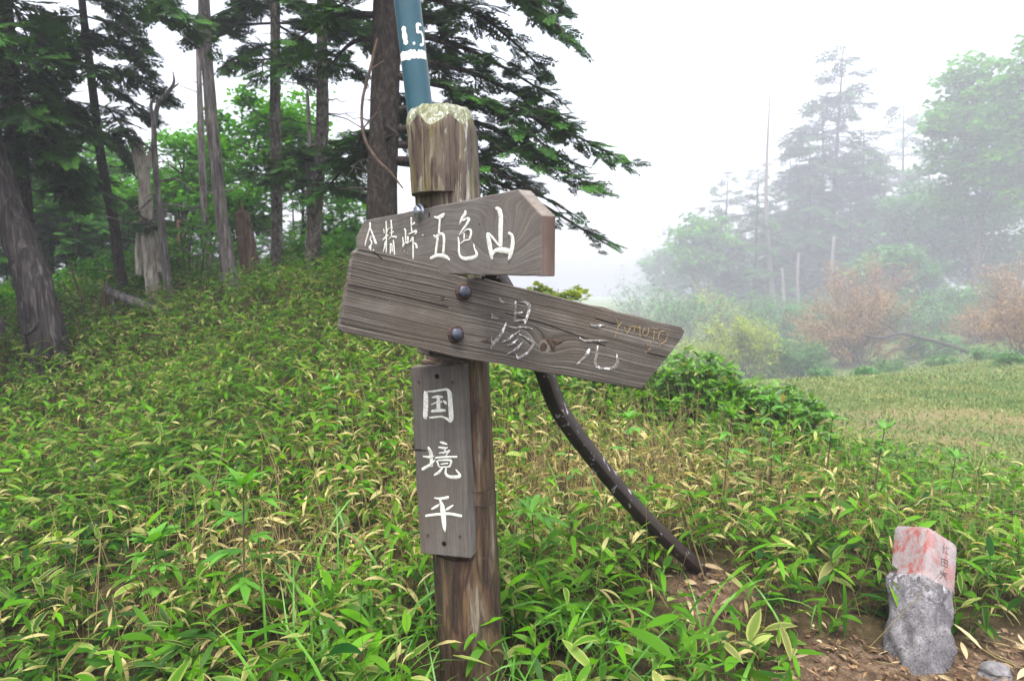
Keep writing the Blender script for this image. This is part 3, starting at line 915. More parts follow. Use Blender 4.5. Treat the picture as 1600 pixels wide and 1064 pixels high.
strokes_each('knot_stain', b_low, PL, A3, S3, [[(690, 530, 30), (740, 565, 70), (765, 640, 40)], [(740, 550, 40), (800, 560, 60), (850, 560, 10)], [(20, 555, 24), (70, 555, 44), (108, 565, 30)]], M['knot'], h0=0.0002)
strokes_each('crack', b_low, PL, (0, 0), 1.0, [[(544, 445, 1.6), (620, 461, 2.2), (700, 480, 1.0)], [(790, 489, 0.8), (850, 506, 1.8), (905, 525, 1.6), (945, 540, 0.6)],
        [(583, 393, 2), (588, 397, 2.5), (597, 405, 1.2)], [(930, 497, 0.8), (948, 503, 2.0), (962, 506, 0.8)], [(1012, 551, 0.8), (1040, 558, 1.4)]], M['crack'], h0=0.0002)
strokes_each('crack', b_nm, PN, (0, 0), 1.0, [[(642, 703, 1), (654, 703, 3), (666, 704, 0.6)]], M['crack'], h0=0.0002)
# spacer block that holds the lower board off the log
def boxmesh(name, c, sx, sy, sz, R3, mat, parent, bev=0.002):
    bm = bmesh.new()
    bmesh.ops.create_cube(bm, size=1.0)
    bmesh.ops.scale(bm, vec=(sx, sy, sz), verts=bm.verts)
    bmesh.ops.bevel(bm, geom=list(bm.edges), offset=bev, segments=2, affect='EDGES')
    me = bpy.data.meshes.new(name)
    bm.to_mesh(me); bm.free()
    me.materials.append(mat)
    o = bpy.data.objects.new(name, me)
    COL.objects.link(o)
    o.parent = parent
    m = R3.to_4x4()
    m.translation = Vector(np.asarray(c) - SP)
    o.matrix_local = m
    return o
R_low = PL.matrix(SP).to_3x3()
zc = z_of(505)
ac = axis_pt(zc)
pc = at(708, 505, 1.50)
boxmesh('spacer_block', pc + np.array([-0.012, 0.0, 0]), 0.085, 0.09, 0.155, R_low, M['board_lower'], sp)
# brace: rolled steel angle bent towards the ground
BR_ROT = 38
def brace():
    pts = [at(742, 395, 1.66), at(780, 440, 1.72), at(842, 560, 1.83), at(874, 640, 1.90), at(925, 712, 1.96), at(990, 790, 2.04), at(1050, 850, 2.11), at(1098, 893, 2.16), at(1122, 915, 2.19)]
    P = smooth_path(np.array(pts), 6)
    T = norm(np.gradient(P, axis=0))
    side = norm(np.cross(T, np.array([0.25, -0.9, 0.35])))
    back = np.cross(side, T)
    w, t = 0.028, 0.018
    prof = [(-w, -t + .0012), (-w + .0012, -t), (w - .0012, -t), (w, -t + .0012), (w, t - .0012), (w - .0012, t), (-w + .0012, t), (-w, t - .0012)]
    c, s = math.cos(rad(BR_ROT)), math.sin(rad(BR_ROT))
    prof = [(x * c - y * s, x * s + y * c) for x, y in prof]
    tp = np.linspace(1.0, 0.78, len(P))[:, None]
    V = np.stack([P + side * a * tp + back * b * tp for a, b in prof], 1)
    n, k = V.shape[:2]
    i = np.arange(n - 1)[:, None]; j = np.arange(k)[None]
    q = np.stack([i * k + j, i * k + (j + 1) % k, (i + 1) * k + (j + 1) % k, (i + 1) * k + j], -1).reshape(-1, 4)
    mb = MB()
    mb.add(V.reshape(-1, 3), q)
    o = mb.build('brace', M['brace'], sp, SP, smooth=False)
    o['label'] = 'bent dark brown steel brace running down to the ground'
brace()
# wire round the log
mbw = MB()
for z0, dz in ((z_of(768), 0.0), (z_of(790), 0.004)):
    a = axis_pt(z0)
    th = np.linspace(-2.2, 1.9, 40)
    r = R_POST + 0.0035
    P = np.c_[a[0] + r * np.cos(th), a[1] + r * np.sin(th), z0 + dz * np.sin(th * 3) + 0.002 * np.cos(th * 5)]
    tube(mbw, P, 0.0011, 5)
mbw.build('wire', M['wire'], sp, SP)

# ------------------------------------------------------------------ snow depth pole behind the post
def pole():
    b0, b1 = at(653.5, 150, 1.80), at(636, 0, 1.79)
    d = (b1 - b0) / (b1 - b0)[2]
    p0 = b0 + d * (-0.1 - b0[2]); p1 = b0 + d * (2.55 - b0[2])
    O = b0 + d * (0.0 - b0[2])
    t = thing('marker_pole', O, 'blue green painted steel pole with white markings behind the signpost', 'pole')
    r = 0.0335
    mb = MB()
    P = np.linspace(p0, p1, 12)
    tube(mb, P, r, 40)
    mb.build('tube', M['blue_pole'], t, O)
    ax = norm(p1 - p0)
    ex = norm(np.array([1.0, 0, 0]) - ax * ax[0]); ey = np.cross(ax, ex)
    if ey[1] > 0:
        ey = -ey                                     # ey faces the viewer
    def surf(ang, s, h):                             # angle from the viewer's side towards +x, height along the axis from b0
        return b0 + ax * s + (ey * math.cos(ang) + ex * math.sin(ang)) * (r + h)
    def patch(mb, pts, w, lift):
        S = smooth_path(np.array(pts, float), 5)
        T = norm(np.gradient(S, axis=0)); Nn = np.c_[-T[:, 1], T[:, 0]]
        wv = w * (1 + 0.12 * rng.normal(size=len(S)))
        S = np.vstack([S[0] - T[0] * w * 0.35, S, S[-1] + T[-1] * w * 0.35]); Nn = np.vstack([Nn[0], Nn, Nn[-1]]); wv = np.r_[w * 0.3, wv, w * 0.3]
        rows = []
        for k in (-1, -0.5, 0, 0.5, 1):
            Pp = S + Nn * (wv * k * 0.5)[:, None]
            rows.append([surf(p[0] / r, p[1], lift) for p in Pp])
        V = np.array(rows); n = V.shape[1]
        i = np.arange(4)[:, None]; j = np.arange(n - 1)[None]
        q = np.stack([i * n + j, i * n + j + 1, (i + 1) * n + j + 1, (i + 1) * n + j], -1).reshape(-1, 4)
        mb.add(V.reshape(-1, 3), q)
    k = 1.80 / F                                     # metres per picture pixel at the pole
    s_of = lambda py: (150 - py) * k * 1.06
    ring = MB()
    xs = np.linspace(-1.25, 1.25, 26)
    lo, hi = [], []
    for q_ in xs:
        j = 0.0012 * rng.normal()
        lo.append(surf(q_, s_of(104) + 0.0014 * rng.normal(), 0.0006)); hi.append(surf(q_, s_of(92) + 0.0016 * rng.normal() - (0.004 if 0.3 < q_ < 0.55 else 0), 0.0006))
    V = np.array([lo, hi]); n = len(xs); j = np.arange(n - 1)
    ring.add(V.reshape(-1, 3), np.stack([j, j + 1, n + j + 1, n + j], -1))
    ring.build('painted_band', M['pole_mark'], t, O)
    m1 = MB()
    patch(m1, [(-0.0135, s_of(62)), (-0.0135, s_of(72)), (-0.012, s_of(82))], 0.0125, 0.0007)
    m1.build('painted_numeral', M['pole_mark'], t, O)
    m2 = MB()
    patch(m2, [(0.0075, s_of(83.5)), (0.009, s_of(84))], 0.007, 0.0007)
    m2.build('painted_point', M['pole_mark'], t, O)
    m3 = MB()
    patch(m3, [(0.034, s_of(58)), (0.024, s_of(58)), (0.0215, s_of(60))], 0.007, 0.0007)
    patch(m3, [(0.0215, s_of(59)), (0.021, s_of(69))], 0.007, 0.0009)
    patch(m3, [(0.021, s_of(69)), (0.031, s_of(68)), (0.036, s_of(74)), (0.034, s_of(83)), (0.025, s_of(86))], 0.007, 0.0011)
    m3.build('painted_numeral', M['pole_mark'], t, O)
pole()

# ------------------------------------------------------------------ boundary stone and a rock
def boundary_stone():
    Yb = 1.80
    b = at(1429, 1066, Yb - 0.03)
    topc = at(1446, 836, Yb + 0.15)
    O = b.copy()
    t = thing('boundary_stone', O, 'leaning rough granite marker stone with a red painted square head', 'stone marker')
    ax = norm(topc - b)
    H = float(np.linalg.norm(topc - b))
    ex0 = norm(np.array([1.0, 0, 0]) - ax * ax[0]); ey0 = np.cross(ax, ex0)
    a = rad(21)
    nz = 46; ns = 48
    mb = MB(); V = []; C = []
    ph = rng.uniform(0, 6.28, 12)
    for iz, f in enumerate(np.linspace(-0.32, 1.0, nz)):
        head = f > 0.665
        hs_ = 0.0585 if head else 0.069 + 0.003 * math.sin(f * 9) - 0.008 * (1 - max(f, 0) / 0.66)
        if 0.62 < f <= 0.665:
            hs_ = 0.066
        th = np.arange(ns) / ns * 2 * math.pi
        pw = 14.0 if head else 5.0
        rr = hs_ / (np.abs(np.cos(th)) ** pw + np.abs(np.sin(th)) ** pw) ** (1 / pw)
        if f > 0.975:
            rr = rr * (1 - (f - 0.975) * 3.0)
        if not head:
            rr = rr * (1 + 0.055 * np.sin(3 * th + ph[0] + 5 * f) + 0.045 * np.sin(5 * th + ph[1] - 9 * f) + 0.035 * np.sin(8 * th + ph[2] + 17 * f)
                       + 0.03 * np.sin(2 * th + 23 * f + ph[3]) + 0.02 * np.sign(np.sin(7 * th + 31 * f + ph[4])) + 0.02 * rng.normal(size=ns))
        else:
            rr = rr * (1 + 0.004 * rng.normal(size=ns))
        lx, ly = np.cos(th) * rr, np.sin(th) * rr
        X = lx * math.cos(a) - ly * math.sin(a); Yl = lx * math.sin(a) + ly * math.cos(a)
        tilt = -0.16 * X * max(0, f)                      # top sloping down to the right
        V.append(b + ax * (f * H) + ex0 * X[:, None] + ey0 * Yl[:, None] + ax * tilt[:, None])
        c = np.zeros((ns, 4)); c[:, 0] = 1.0 if head else 0.0
        c[:, 1] = (1.0 if head else 0.0) * np.where(X * math.cos(rad(201)) + Yl * math.sin(rad(201)) > X * math.cos(rad(291)) + Yl * math.sin(rad(291)), 1.0, 0.5); c[:, 2] = f
        C.append(c)
    n = nz
    i = np.arange(n - 1)[:, None]; j = np.arange(ns)[None]
    q = np.stack([i * ns + j, i * ns + (j + 1) % ns, (i + 1) * ns + (j + 1) % ns, (i + 1) * ns + j], -1).reshape(-1, 4)
    mb.add(np.concatenate(V), q, np.concatenate(C))
    k = mb.add(np.array([b + ax * H * 1.0]), np.zeros((0, 4), int), np.array([1, 0.3, 1, 0.]))
    e = (n - 1) * ns; jj = np.arange(ns)
    mb.faces(np.stack([e + jj, e + (jj + 1) % ns, np.full(ns, k)], -1))
    o = mb.build('stone_body', M['stone'], t, O)
    o.data.set_sharp_from_angle(angle=rad(50))
    # small carved characters on the right face
    mc = MB()
    nrm = None
    fx = ex0 * math.cos(a) * 1.0
    # right face: outward direction between +x and the viewer
    cands = [(math.cos(a + k * math.pi / 2), math.sin(a + k * math.pi / 2)) for k in range(4)]
    best = max(cands, key=lambda d: (ex0 * d[0] + ey0 * d[1]) @ norm(np.array([0.75, -0.65, 0])))
    fn = ex0 * best[0] + ey0 * best[1]
    fu = norm(np.cross(ax, fn))
    if fu[0] < 0:
        fu = -fu
    glyphs = [
        [[(-.3, .35), (-.05, .2)], [(-.15, .5), (-.2, -.5)], [(-.35, 0), (.0, .05)], [(.05, .3), (.4, .35)], [(.2, .5), (.2, -.4)], [(.05, -.4), (.42, -.35)]],
        [[(-.4, .4), (.4, .4)], [(-.35, .4), (-.35, -.45)], [(.35, .4), (.35, -.45)], [(-.3, 0), (.3, 0)], [(0, .4), (0, -.45)], [(-.4, -.45), (.4, -.45)]],
        [[(-.4, .3), (.4, .35)], [(0, .5), (-.02, .1)], [(-.3, .05), (.35, .1)], [(-.05, .1), (-.35, -.5)], [(.02, .05), (.4, -.45)]],
    ]
    for gi, gl in enumerate(glyphs):
        cen = 0.915 - gi * 0.088
        for L in gl:
            P = np.array([b + ax * (cen * H + p[1] * 0.022) - ax * 0.16 * 0.03 + fn * (0.0589 + 0.0004 * gi) + fu * (0.008 + p[0] * 0.032) for p in L])
            tube(mc, np.linspace(P[0], P[-1], 3), 0.0008, 4)
    mc.build('carved_characters', M['rock_dark'], t, O)
boundary_stone()

def rock(name, c, r, label):
    t = tag(bpy.data.objects.new(name, None), label, 'rock') if False else None
    bm = bmesh.new()
    bmesh.ops.create_icosphere(bm, subdivisions=3, radius=1.0)
    ph = [random.uniform(0, 6) for _ in range(6)]
    for v in bm.verts:
        k = 1 + 0.13 * math.sin(3 * v.co.x + ph[0]) + 0.12 * math.sin(4 * v.co.y + ph[1]) + 0.1 * math.sin(5 * v.co.z + ph[2]) + 0.03 * random.uniform(-1, 1)
        v.co = Vector((v.co.x * r[0] * k, v.co.y * r[1] * k, v.co.z * r[2] * k))
    me = bpy.data.meshes.new(name); bm.to_mesh(me); bm.free()
    me.materials.append(M['rock'])
    o = bpy.data.objects.new(name, me); COL.objects.link(o)
    o.location = c
    return tag(o, label, 'rock')
pr = at(1556, 1066, 1.72)
rock('rock', (pr[0], pr[1], g1(pr[0], pr[1]) + 0.005), (0.045, 0.035, 0.022), 'small grey rock in the soil beside the marker stone')

# ------------------------------------------------------------------ leaves and blades, vectorised
def leaf_strip(mb, base, az, elev, droop, L, Wd, K, col, two=True, fold=0.2, roll=None, shape=0.8, twist=None):
    """lanceolate leaves: base (N,3); K segments along; two halves when two"""
    n = len(base)
    a = np.linspace(0, 1, K + 1)
    prof = np.sin(math.pi * np.clip(a, 0, 1) ** shape) ** 0.85
    prof[0] = 0.12; prof[-1] = 0.0
    el = elev[:, None] - droop[:, None] * a[None]
    hx, hy = np.cos(az), np.sin(az)
    dx = np.cos(el); dz = np.sin(el)
    step = L[:, None] / K
    cx = np.concatenate([np.zeros((n, 1)), np.cumsum(dx[:, :-1] * step, 1)], 1)
    cz = np.concatenate([np.zeros((n, 1)), np.cumsum(dz[:, :-1] * step, 1)], 1)
    P = base[:, None] + np.stack([cx * hx[:, None], cx * hy[:, None], cz], -1)
    side = np.stack([-hy, hx, np.zeros(n)], -1)[:, None] * np.ones((1, K + 1, 1))
    nrm_ = np.stack([-dz * hx[:, None], -dz * hy[:, None], dx], -1)
    if roll is None:
        roll = np.zeros(n)
    rl = roll[:, None] + (twist[:, None] * a[None] if twist is not None else 0)
    cr, sr = np.cos(rl)[..., None], np.sin(rl)[..., None]
    S = side * cr + nrm_ * sr
    U = nrm_ * cr - side * sr
    w = (Wd[:, None] * prof[None] * 0.5)[..., None]
    e1 = P + S * w + U * w * fold
    e2 = P - S * w + U * w * fold
    av = np.broadcast_to(a[None] * 0.9 + 0.1, (n, K + 1))
    def cc(e):
        c = np.zeros((n, K + 1, 4))
        c[..., 0] = col[:, 0:1]; c[..., 1] = col[:, 1:2]; c[..., 2] = e; c[..., 3] = av
        return c
    if two:
        V = np.stack([e1, P, e2], 2)                     # n, K+1, 3, 3
        C = np.stack([cc(1.0), cc(0.0), cc(1.0)], 2)
        k = 3
    else:
        V = np.stack([e1, e2], 2); C = np.stack([cc(0.4), cc(0.4)], 2)
        k = 2
    i = np.arange(K)[:, None]; j = np.arange(k - 1)[None]
    f = np.stack([i * k + j, i * k + j + 1, (i + 1) * k + j + 1, (i + 1) * k + j], -1).reshape(-1, 4)
    Fq = (f[None] + (np.arange(n) * (K + 1) * k)[:, None, None]).reshape(-1, 4)
    mb.add(V.reshape(-1, 3), Fq, C.reshape(-1, 4))

def culms(mb, p0, p1, r, col):
    n = len(p0)
    V = []
    for k in range(3):
        o = np.array([math.cos(k * 2.094), math.sin(k * 2.094), 0]) * r
        V.append(p0 + o); V.append(p1 + o * 0.6)
    V = np.stack(V, 1)
    f = np.array([[0, 2, 3, 1], [2, 4, 5, 3], [4, 0, 1, 5]])
    Fq = (f[None] + (np.arange(n) * 6)[:, None, None]).reshape(-1, 4)
    mb.add(V.reshape(-1, 3), Fq, np.repeat(col[:, None], 6, 1).reshape(-1, 4))

def in_view(x, y, margin=0.35):
    return (np.abs(x) < (0.75 + 0.02) * y + margin) & (y > 0.75)

sasa_mb, culm_mb = MB(), MB()
def sasa_zone(y0, y1, dens, K, two, hmul=1.0, lmul=1.0, nleaf=(5, 9), stems=True):
    xr = 0.78 * y1 + 0.5
    n = int(dens * (2 * xr) * (y1 - y0))
    x = rng.uniform(-xr, xr, n); y = rng.uniform(y0, y1, n)
    k = in_view(x, y)
    x, y = x[k], y[k]
    md, sl = meadow_mask(x, y), soil_mask(x, y)
    keep = (rng.uniform(size=len(x)) > md * 1.1) & (rng.uniform(size=len(x)) > sl * 1.05)
    # clear ring round the posts and the stone, thin patch in shade of the trees
    keep &= np.hypot(x - SP[0], y - SP[1]) > 0.105
    keep &= np.hypot(x - 1.05, y - 1.80) > 0.13
    keep &= ~((np.abs(x - (-0.105 - 0.03 * (1.62 - y) / 0.6)) < 0.105) & (y < 1.66))
    keep &= ~((np.abs(x - 1.03) < 0.12) & (y < 1.82) & (y > 1.35))
    keep &= ~((np.abs(x - 0.60 * y / 2.17) < 0.10) & (y > 1.72) & (y < 2.22) & (rng.uniform(size=len(x)) < 0.9))
    keep &= ~((y < 1.45) & (x > 0.55))
    keep &= (y < 11) | (x < -1.0)
    x, y = x[keep], y[keep]
    z = gz(x, y)
    n = len(x)
    pat = vnoise(x, y, 1.6) + 0.6 * vnoise(x + 5, y, 4.0)
    straw = np.exp(-(((x - 0.35) / 0.62) ** 2 + ((y - 2.75) / 0.42) ** 2)) + 0.45 * np.exp(-(((x - 1.2) / 0.6) ** 2 + ((y - 2.75) / 0.3) ** 2)) + 0.7 * np.exp(-(((x + 0.85) / 0.5) ** 2 + ((y - 2.2) / 0.35) ** 2))
    h = (0.18 + 0.045 * rng.normal(size=n) + 0.035 * pat) * hmul * (1 - 0.25 * np.clip(straw, 0, 1))
    # a taller bank at the right edge of the clump, before the meadow
    h = h * (1 + 0.12 * np.exp(-(((x - 1.35) / 0.7) ** 2 + ((y - 2.75) / 0.5) ** 2)))
    h = np.where((y < 1.3), h * 0.85, h)
    h = np.clip(h, 0.07, 0.5)
    lean = rng.normal(size=(n, 2)) * 0.06
    top = np.c_[x + lean[:, 0], y + lean[:, 1], z + h]
    bot = np.c_[x, y, z - 0.02]
    if stems:
        cst = np.zeros((n, 4)); cst[:, 0] = rng.uniform(size=n); cst[:, 1] = (rng.uniform(size=n) < 0.15 + 0.45 * straw)
        culms(culm_mb, bot, top, 0.0010, cst)
    nl = rng.integers(nleaf[0], nleaf[1], n)
    nl = np.maximum(2, (nl * (1 - 0.15 * np.clip(straw, 0, 1))).astype(int))
    idx = np.repeat(np.arange(n), nl)
    m = len(idx)
    fr = 1 - 0.85 * rng.uniform(size=m) ** 1.6
    base = bot[idx] * (1 - fr)[:, None] + top[idx] * fr[:, None]
    az = rng.uniform(0, 2 * math.pi, m)
    dryp = np.clip(0.11 + 0.07 * pat[idx] + 0.85 * straw[idx], 0.02, 0.8)
    dry = (rng.uniform(size=m) < dryp).astype(float)
    part = (rng.uniform(size=m) < 0.12) & (dry == 0)
    dcol = np.where(dry > 0, rng.uniform(0.75, 1.0, m), np.where(part, rng.uniform(0.15, 0.5, m), rng.uniform(0, 0.06, m)))
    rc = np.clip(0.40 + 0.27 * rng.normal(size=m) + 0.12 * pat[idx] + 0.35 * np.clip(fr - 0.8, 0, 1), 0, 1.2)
    rc = np.where(dry > 0, rng.uniform(0.25, 1.1, m), rc)
    Lf = np.clip(0.088 + 0.028 * rng.normal(size=m), 0.035, 0.19) * lmul * (0.96 - 0.26 * sstep(1.5, 2.5, y[idx])) * np.where(dry > 0, 0.9, 1)
    Wf = Lf * np.clip(0.215 + 0.04 * rng.normal(size=m), 0.1, 0.27) * np.where(dry > 0, 0.6, 1)
    elev = rng.uniform(-0.45, 0.75, m)
    droop = rng.uniform(0.1, 1.1, m) + np.where(dry > 0, rng.uniform(0.0, 1.2, m), 0)
    roll = rng.normal(size=m) * 0.35
    twist = np.where(dry > 0, rng.normal(size=m) * 1.6, rng.normal(size=m) * 0.3)
    leaf_strip(sasa_mb, base, az, elev, droop, Lf, Wf, K, np.c_[rc, dcol], two, 0.18, roll, 0.8, twist)

sasa_zone(0.8, 2.1, 360, 5, True, 1.0, 0.92, (5, 10))
sasa_zone(2.1, 3.4, 420, 5, True, 1.0, 1.0, (6, 11))
sasa_zone(3.4, 6.2, 430, 3, True, 1.05, 0.95, (5, 10), True)
sasa_zone(6.2, 10.0, 300, 2, False, 1.05, 0.95, (4, 8), False)
sasa_zone(10.0, 17.0, 60, 2, False, 1.1, 1.35, (4, 7), False)
o = sasa_mb.build('bamboo_grass', M['sasa'])
tag(o, 'dense cover of dwarf bamboo leaves, green with dry straw ones', 'ground cover', kind='stuff')
o = culm_mb.build('bamboo_stalks', M['culm'])
tag(o, 'thin straw and green stalks standing in the dwarf bamboo', 'ground cover', kind='stuff')

# straw: dry bare stalks
st = MB()
def straw(cx, cy, sx, sy, n):
    x = rng.normal(cx, sx, n); y = rng.normal(cy, sy, n); z = gz(x, y)
    h = rng.uniform(0.12, 0.36, n)
    p0 = np.c_[x, y, z]; p1 = p0 + np.c_[rng.normal(size=(n, 2)) * 0.09, h]
    c = np.zeros((n, 4)); c[:, 0] = rng.uniform(0.5, 1, n); c[:, 1] = rng.uniform(0.5, 1, n)
    culms(st, p0, p1, 0.0015, c)
straw(0.25, 2.65, 0.5, 0.3, 650)
straw(-0.85, 2.15, 0.4, 0.25, 220)
straw(0.4, 3.1, 0.6, 0.3, 250)
straw(1.6, 2.5, 0.4, 0.25, 250)
o = st.build('dry_stalks', M['culm'])
tag(o, 'patch of bare straw coloured stalks beside the signpost', 'dry grass', kind='stuff')

# fresh long blades round the foot of the post
gb = MB()
def blades(cx, cy, sx, sy, n, L0=0.3):
    x = rng.normal(cx, sx, n); y = rng.normal(cy, sy, n)
    k = np.hypot(x - SP[0], y - SP[1]) > 0.1
    x, y = x[k], y[k]; n = len(x)
    b = np.c_[x, y, gz(x, y)]
    leaf_strip(gb, b, rng.uniform(0, 6.28, n), rng.uniform(1.0, 1.5, n), rng.uniform(0.8, 2.4, n), L0 * rng.uniform(0.6, 1.3, n), rng.uniform(0.005, 0.012, n),
               6, np.c_[np.clip(rng.normal(0.6, 0.3, n), 0, 1), np.zeros(n)], True, 0.25, rng.normal(size=n) * 0.3, 0.55, rng.normal(size=n) * 0.5)
blades(-0.38, 1.72, 0.12, 0.15, 110)
blades(-0.25, 1.45, 0.16, 0.06, 60)
blades(0.08, 1.75, 0.1, 0.15, 60)
blades(0.3, 1.6, 0.15, 0.12, 60)
blades(-0.15, 2.05, 0.25, 0.12, 60)
blades(0.0, 2.2, 0.3, 0.3, 60)
o = gb.build('grass_blades', M['grass'])
tag(o, 'fresh bright green arching grass blades round the foot of the signpost', 'grass', kind='stuff')

# meadow cover
mm = MB()
def meadow(y0, y1, dens, L0):
    xr = 0.8 * y1 + 1
    n = int(dens * xr * (y1 - y0))
    x = rng.uniform(0, xr, n); y = rng.uniform(y0, y1, n)
    k = (rng.uniform(size=n) < meadow_mask(x, y) * (1 - 0.55 * trail_mask(x, y))) & in_view(x, y, 0.8)
    x, y = x[k], y[k]; n = len(x)
    pat = vnoise(x, y, 1.1) + 0.5 * vnoise(x, y + 9, 3.0)
    b = np.c_[x, y, gz(x, y) - 0.005]
    dry = np.clip(rng.normal(0.12 + 0.15 * pat, 0.28, n), 0, 1)
    leaf_strip(mm, b, rng.uniform(0, 6.28, n), rng.uniform(0.4, 1.45, n), rng.uniform(0.3, 1.5, n), L0 * rng.uniform(0.5, 1.4, n), L0 * rng.uniform(0.14, 0.3, n), 2,
               np.c_[np.clip(0.5 + 0.3 * rng.normal(size=n) + 0.2 * pat, 0, 1), dry], False)
meadow(3.3, 7, 3200, 0.042)
meadow(7, 12, 1500, 0.055)
meadow(12, 24, 420, 0.09)
meadow(24, 42, 110, 0.17)
o = mm.build('meadow_grass', M['meadow'])
tag(o, 'short patchy grass and low bamboo on the open clearing', 'grass', kind='stuff')

# leaf litter and twigs on the bare soil
lm = MB()
n = 7500
x = rng.uniform(0.2, 2.4, n); y = rng.uniform(1.2, 2.5, n)
k = rng.uniform(size=n) < np.clip(soil_mask(x, y) + 0.05, 0, 1) * 0.8
x, y = x[k], y[k]; n = len(x)
b = np.c_[x, y, gz(x, y) + rng.uniform(0.003, 0.016, n)]
leaf_strip(lm, b, rng.uniform(0, 6.28, n), rng.normal(0.1, 0.25, n), rng.normal(0.3, 0.7, n), 0.008 + 0.042 * rng.uniform(size=n) ** 2.0, rng.uniform(0.004, 0.014, n), 3,
           np.c_[rng.uniform(0, 1, n), np.where(rng.uniform(size=n) < 0.16, 0.9, 0)], True, 0.3, rng.normal(size=n) * 0.5, 0.8, rng.normal(size=n) * 0.8)
n = 170
x = rng.uniform(0.4, 2.3, n); y = rng.uniform(1.25, 2.3, n)
k = rng.uniform(size=n) < np.clip(soil_mask(x, y) + 0.03, 0, 1) * 0.8
x, y = x[k], y[k]; n = len(x)
b = np.c_[x, y, gz(x, y) + rng.uniform(0.006, 0.02, n)]
leaf_strip(lm, b, rng.uniform(0, 6.28, n), rng.normal(0.15, 0.3, n), rng.normal(0.4, 0.8, n), rng.uniform(0.04, 0.095, n), rng.uniform(0.009, 0.02, n), 4,
           np.c_[rng.uniform(0.3, 1, n), rng.uniform(0.5, 1, n)], True, 0.3, rng.normal(size=n) * 0.6, 0.8, rng.normal(size=n) * 1.4)
o = lm.build('leaf_litter', M['litter'])
tag(o, 'brown and straw coloured dead leaves lying on the bare soil', 'leaf litter', kind='stuff')
tw = MB()
for _ in range(90):
    x0, y0 = rng.uniform(0.6, 1.9), rng.uniform(1.35, 2.1)
    if soil_mask(np.array([x0]), np.array([y0]))[0] < 0.4:
        continue
    a = rng.uniform(0, 6.28); L = rng.uniform(0.04, 0.16)
    t = np.linspace(0, 1, 5)
    xs = x0 + L * t * math.cos(a) + 0.015 * np.sin(t * 5 + a); ys = y0 + L * t * math.sin(a)
    tube(tw, np.c_[xs, ys, gz(xs, ys) + 0.008 + 0.012 * rng.uniform() * t], 0.0012 + 0.001 * rng.uniform(), 4, (rng.uniform(0.3, 1), rng.uniform(0, 1), 0, 0))
o = tw.build('fallen_twigs', M['culm'])
tag(o, 'thin dry twigs and straws scattered over the bare soil', 'twigs', kind='stuff')

# ------------------------------------------------------------------ herbs and shrubs
def herb(px, py, Y, H, label, nleaf=9, L=0.09, mat='grass', stemcol=None, w=0.28):
    """upright herb: a dark stem with leaves that spread in tiers and a tuft at the tip"""
    p = at(px, py, Y); x, y = p[0], p[1]; z = g1(x, y)
    O = np.array([x, y, z])
    t = thing('herb', O, label, 'plant', 'upright herbs among the dwarf bamboo')
    ms = MB(); ml = MB()
    lean = rng.normal(size=2) * 0.05 * H
    S = np.array([[x, y, z - 0.02], [x + lean[0] * 0.3, y + lean[1] * 0.3, z + H * 0.5], [x + lean[0], y + lean[1], z + H]])
    S = smooth_path(S, 5)
    tube(ms, S, np.linspace(0.004, 0.002, len(S)) * (H / 0.5) ** 0.5, 6)
    ms.build('stem', M['twig'], t, O)
    fr = np.r_[np.linspace(0.3, 0.92, nleaf), np.full(7, 1.0)]
    n = len(fr)
    base = np.stack([np.interp(fr, np.linspace(0, 1, len(S)), S[:, k]) for k in range(3)], -1)
    az = np.arange(n) * 2.4 + rng.normal(size=n) * 0.3
    el = np.where(fr < 1, rng.uniform(-0.1, 0.5, n), rng.uniform(0.3, 1.2, n))
    Lf = np.where(fr < 1, L * rng.uniform(0.8, 1.25, n), L * rng.uniform(0.6, 1.0, n))
    leaf_strip(ml, base, az, el, rng.uniform(0.4, 1.0, n), Lf, Lf * w, 6, np.c_[np.clip(rng.normal(0.55, 0.25, n), 0, 1), np.zeros(n)], True, 0.2, rng.normal(size=n) * 0.2, 0.75)
    # side lobes on each leaf
    for s in (-1, 1):
        leaf_strip(ml, base + np.c_[np.cos(az), np.sin(az), np.sin(el) * 0.8] * (Lf * 0.3)[:, None], az + s * 0.75, el * 0.7, rng.uniform(0.4, 1.0, n), Lf * 0.6, Lf * w * 0.55, 4,
                   np.c_[np.clip(rng.normal(0.55, 0.25, n), 0, 1), np.zeros(n)], True, 0.2)
    ml.build('leaves', M[mat], t, O)
herb(382, 960, 1.85, 0.47, 'tallest upright herb with dark stem and lobed leaves at lower left', 9, 0.12)
herb(530, 700, 3.1, 0.34, 'small upright herb just left of the name board among the bamboo', 8, 0.08)
herb(985, 745, 2.6, 0.36, 'bright herb with narrow lobed leaves left of the steel brace', 8, 0.08)
herb(880, 800, 2.5, 0.34, 'slim herb between the log and the steel brace', 9, 0.07)
herb(1130, 780, 2.5, 0.40, 'herb rising from the bamboo to the right of the steel brace', 9, 0.08)
herb(1205, 760, 2.8, 0.42, 'dark herb at the left end of the bamboo bank by the clearing', 9, 0.08)
herb(1290, 760, 2.75, 0.40, 'fresh herb at the middle of the bamboo bank by the clearing', 9, 0.07)
herb(1365, 760, 2.75, 0.40, 'tufted herb on the bamboo bank above the marker stone', 9, 0.07)
herb(1480, 760, 2.7, 0.36, 'herb at the right end of the bamboo bank near the frame edge', 8, 0.07)
herb(250, 900, 2.0, 0.26, 'low broad herb in the dark bamboo at far lower left', 8, 0.10, w=0.42)
herb(840, 900, 1.95, 0.30, 'herb with upright blades close behind the foot of the log', 6, 0.12, w=0.2)

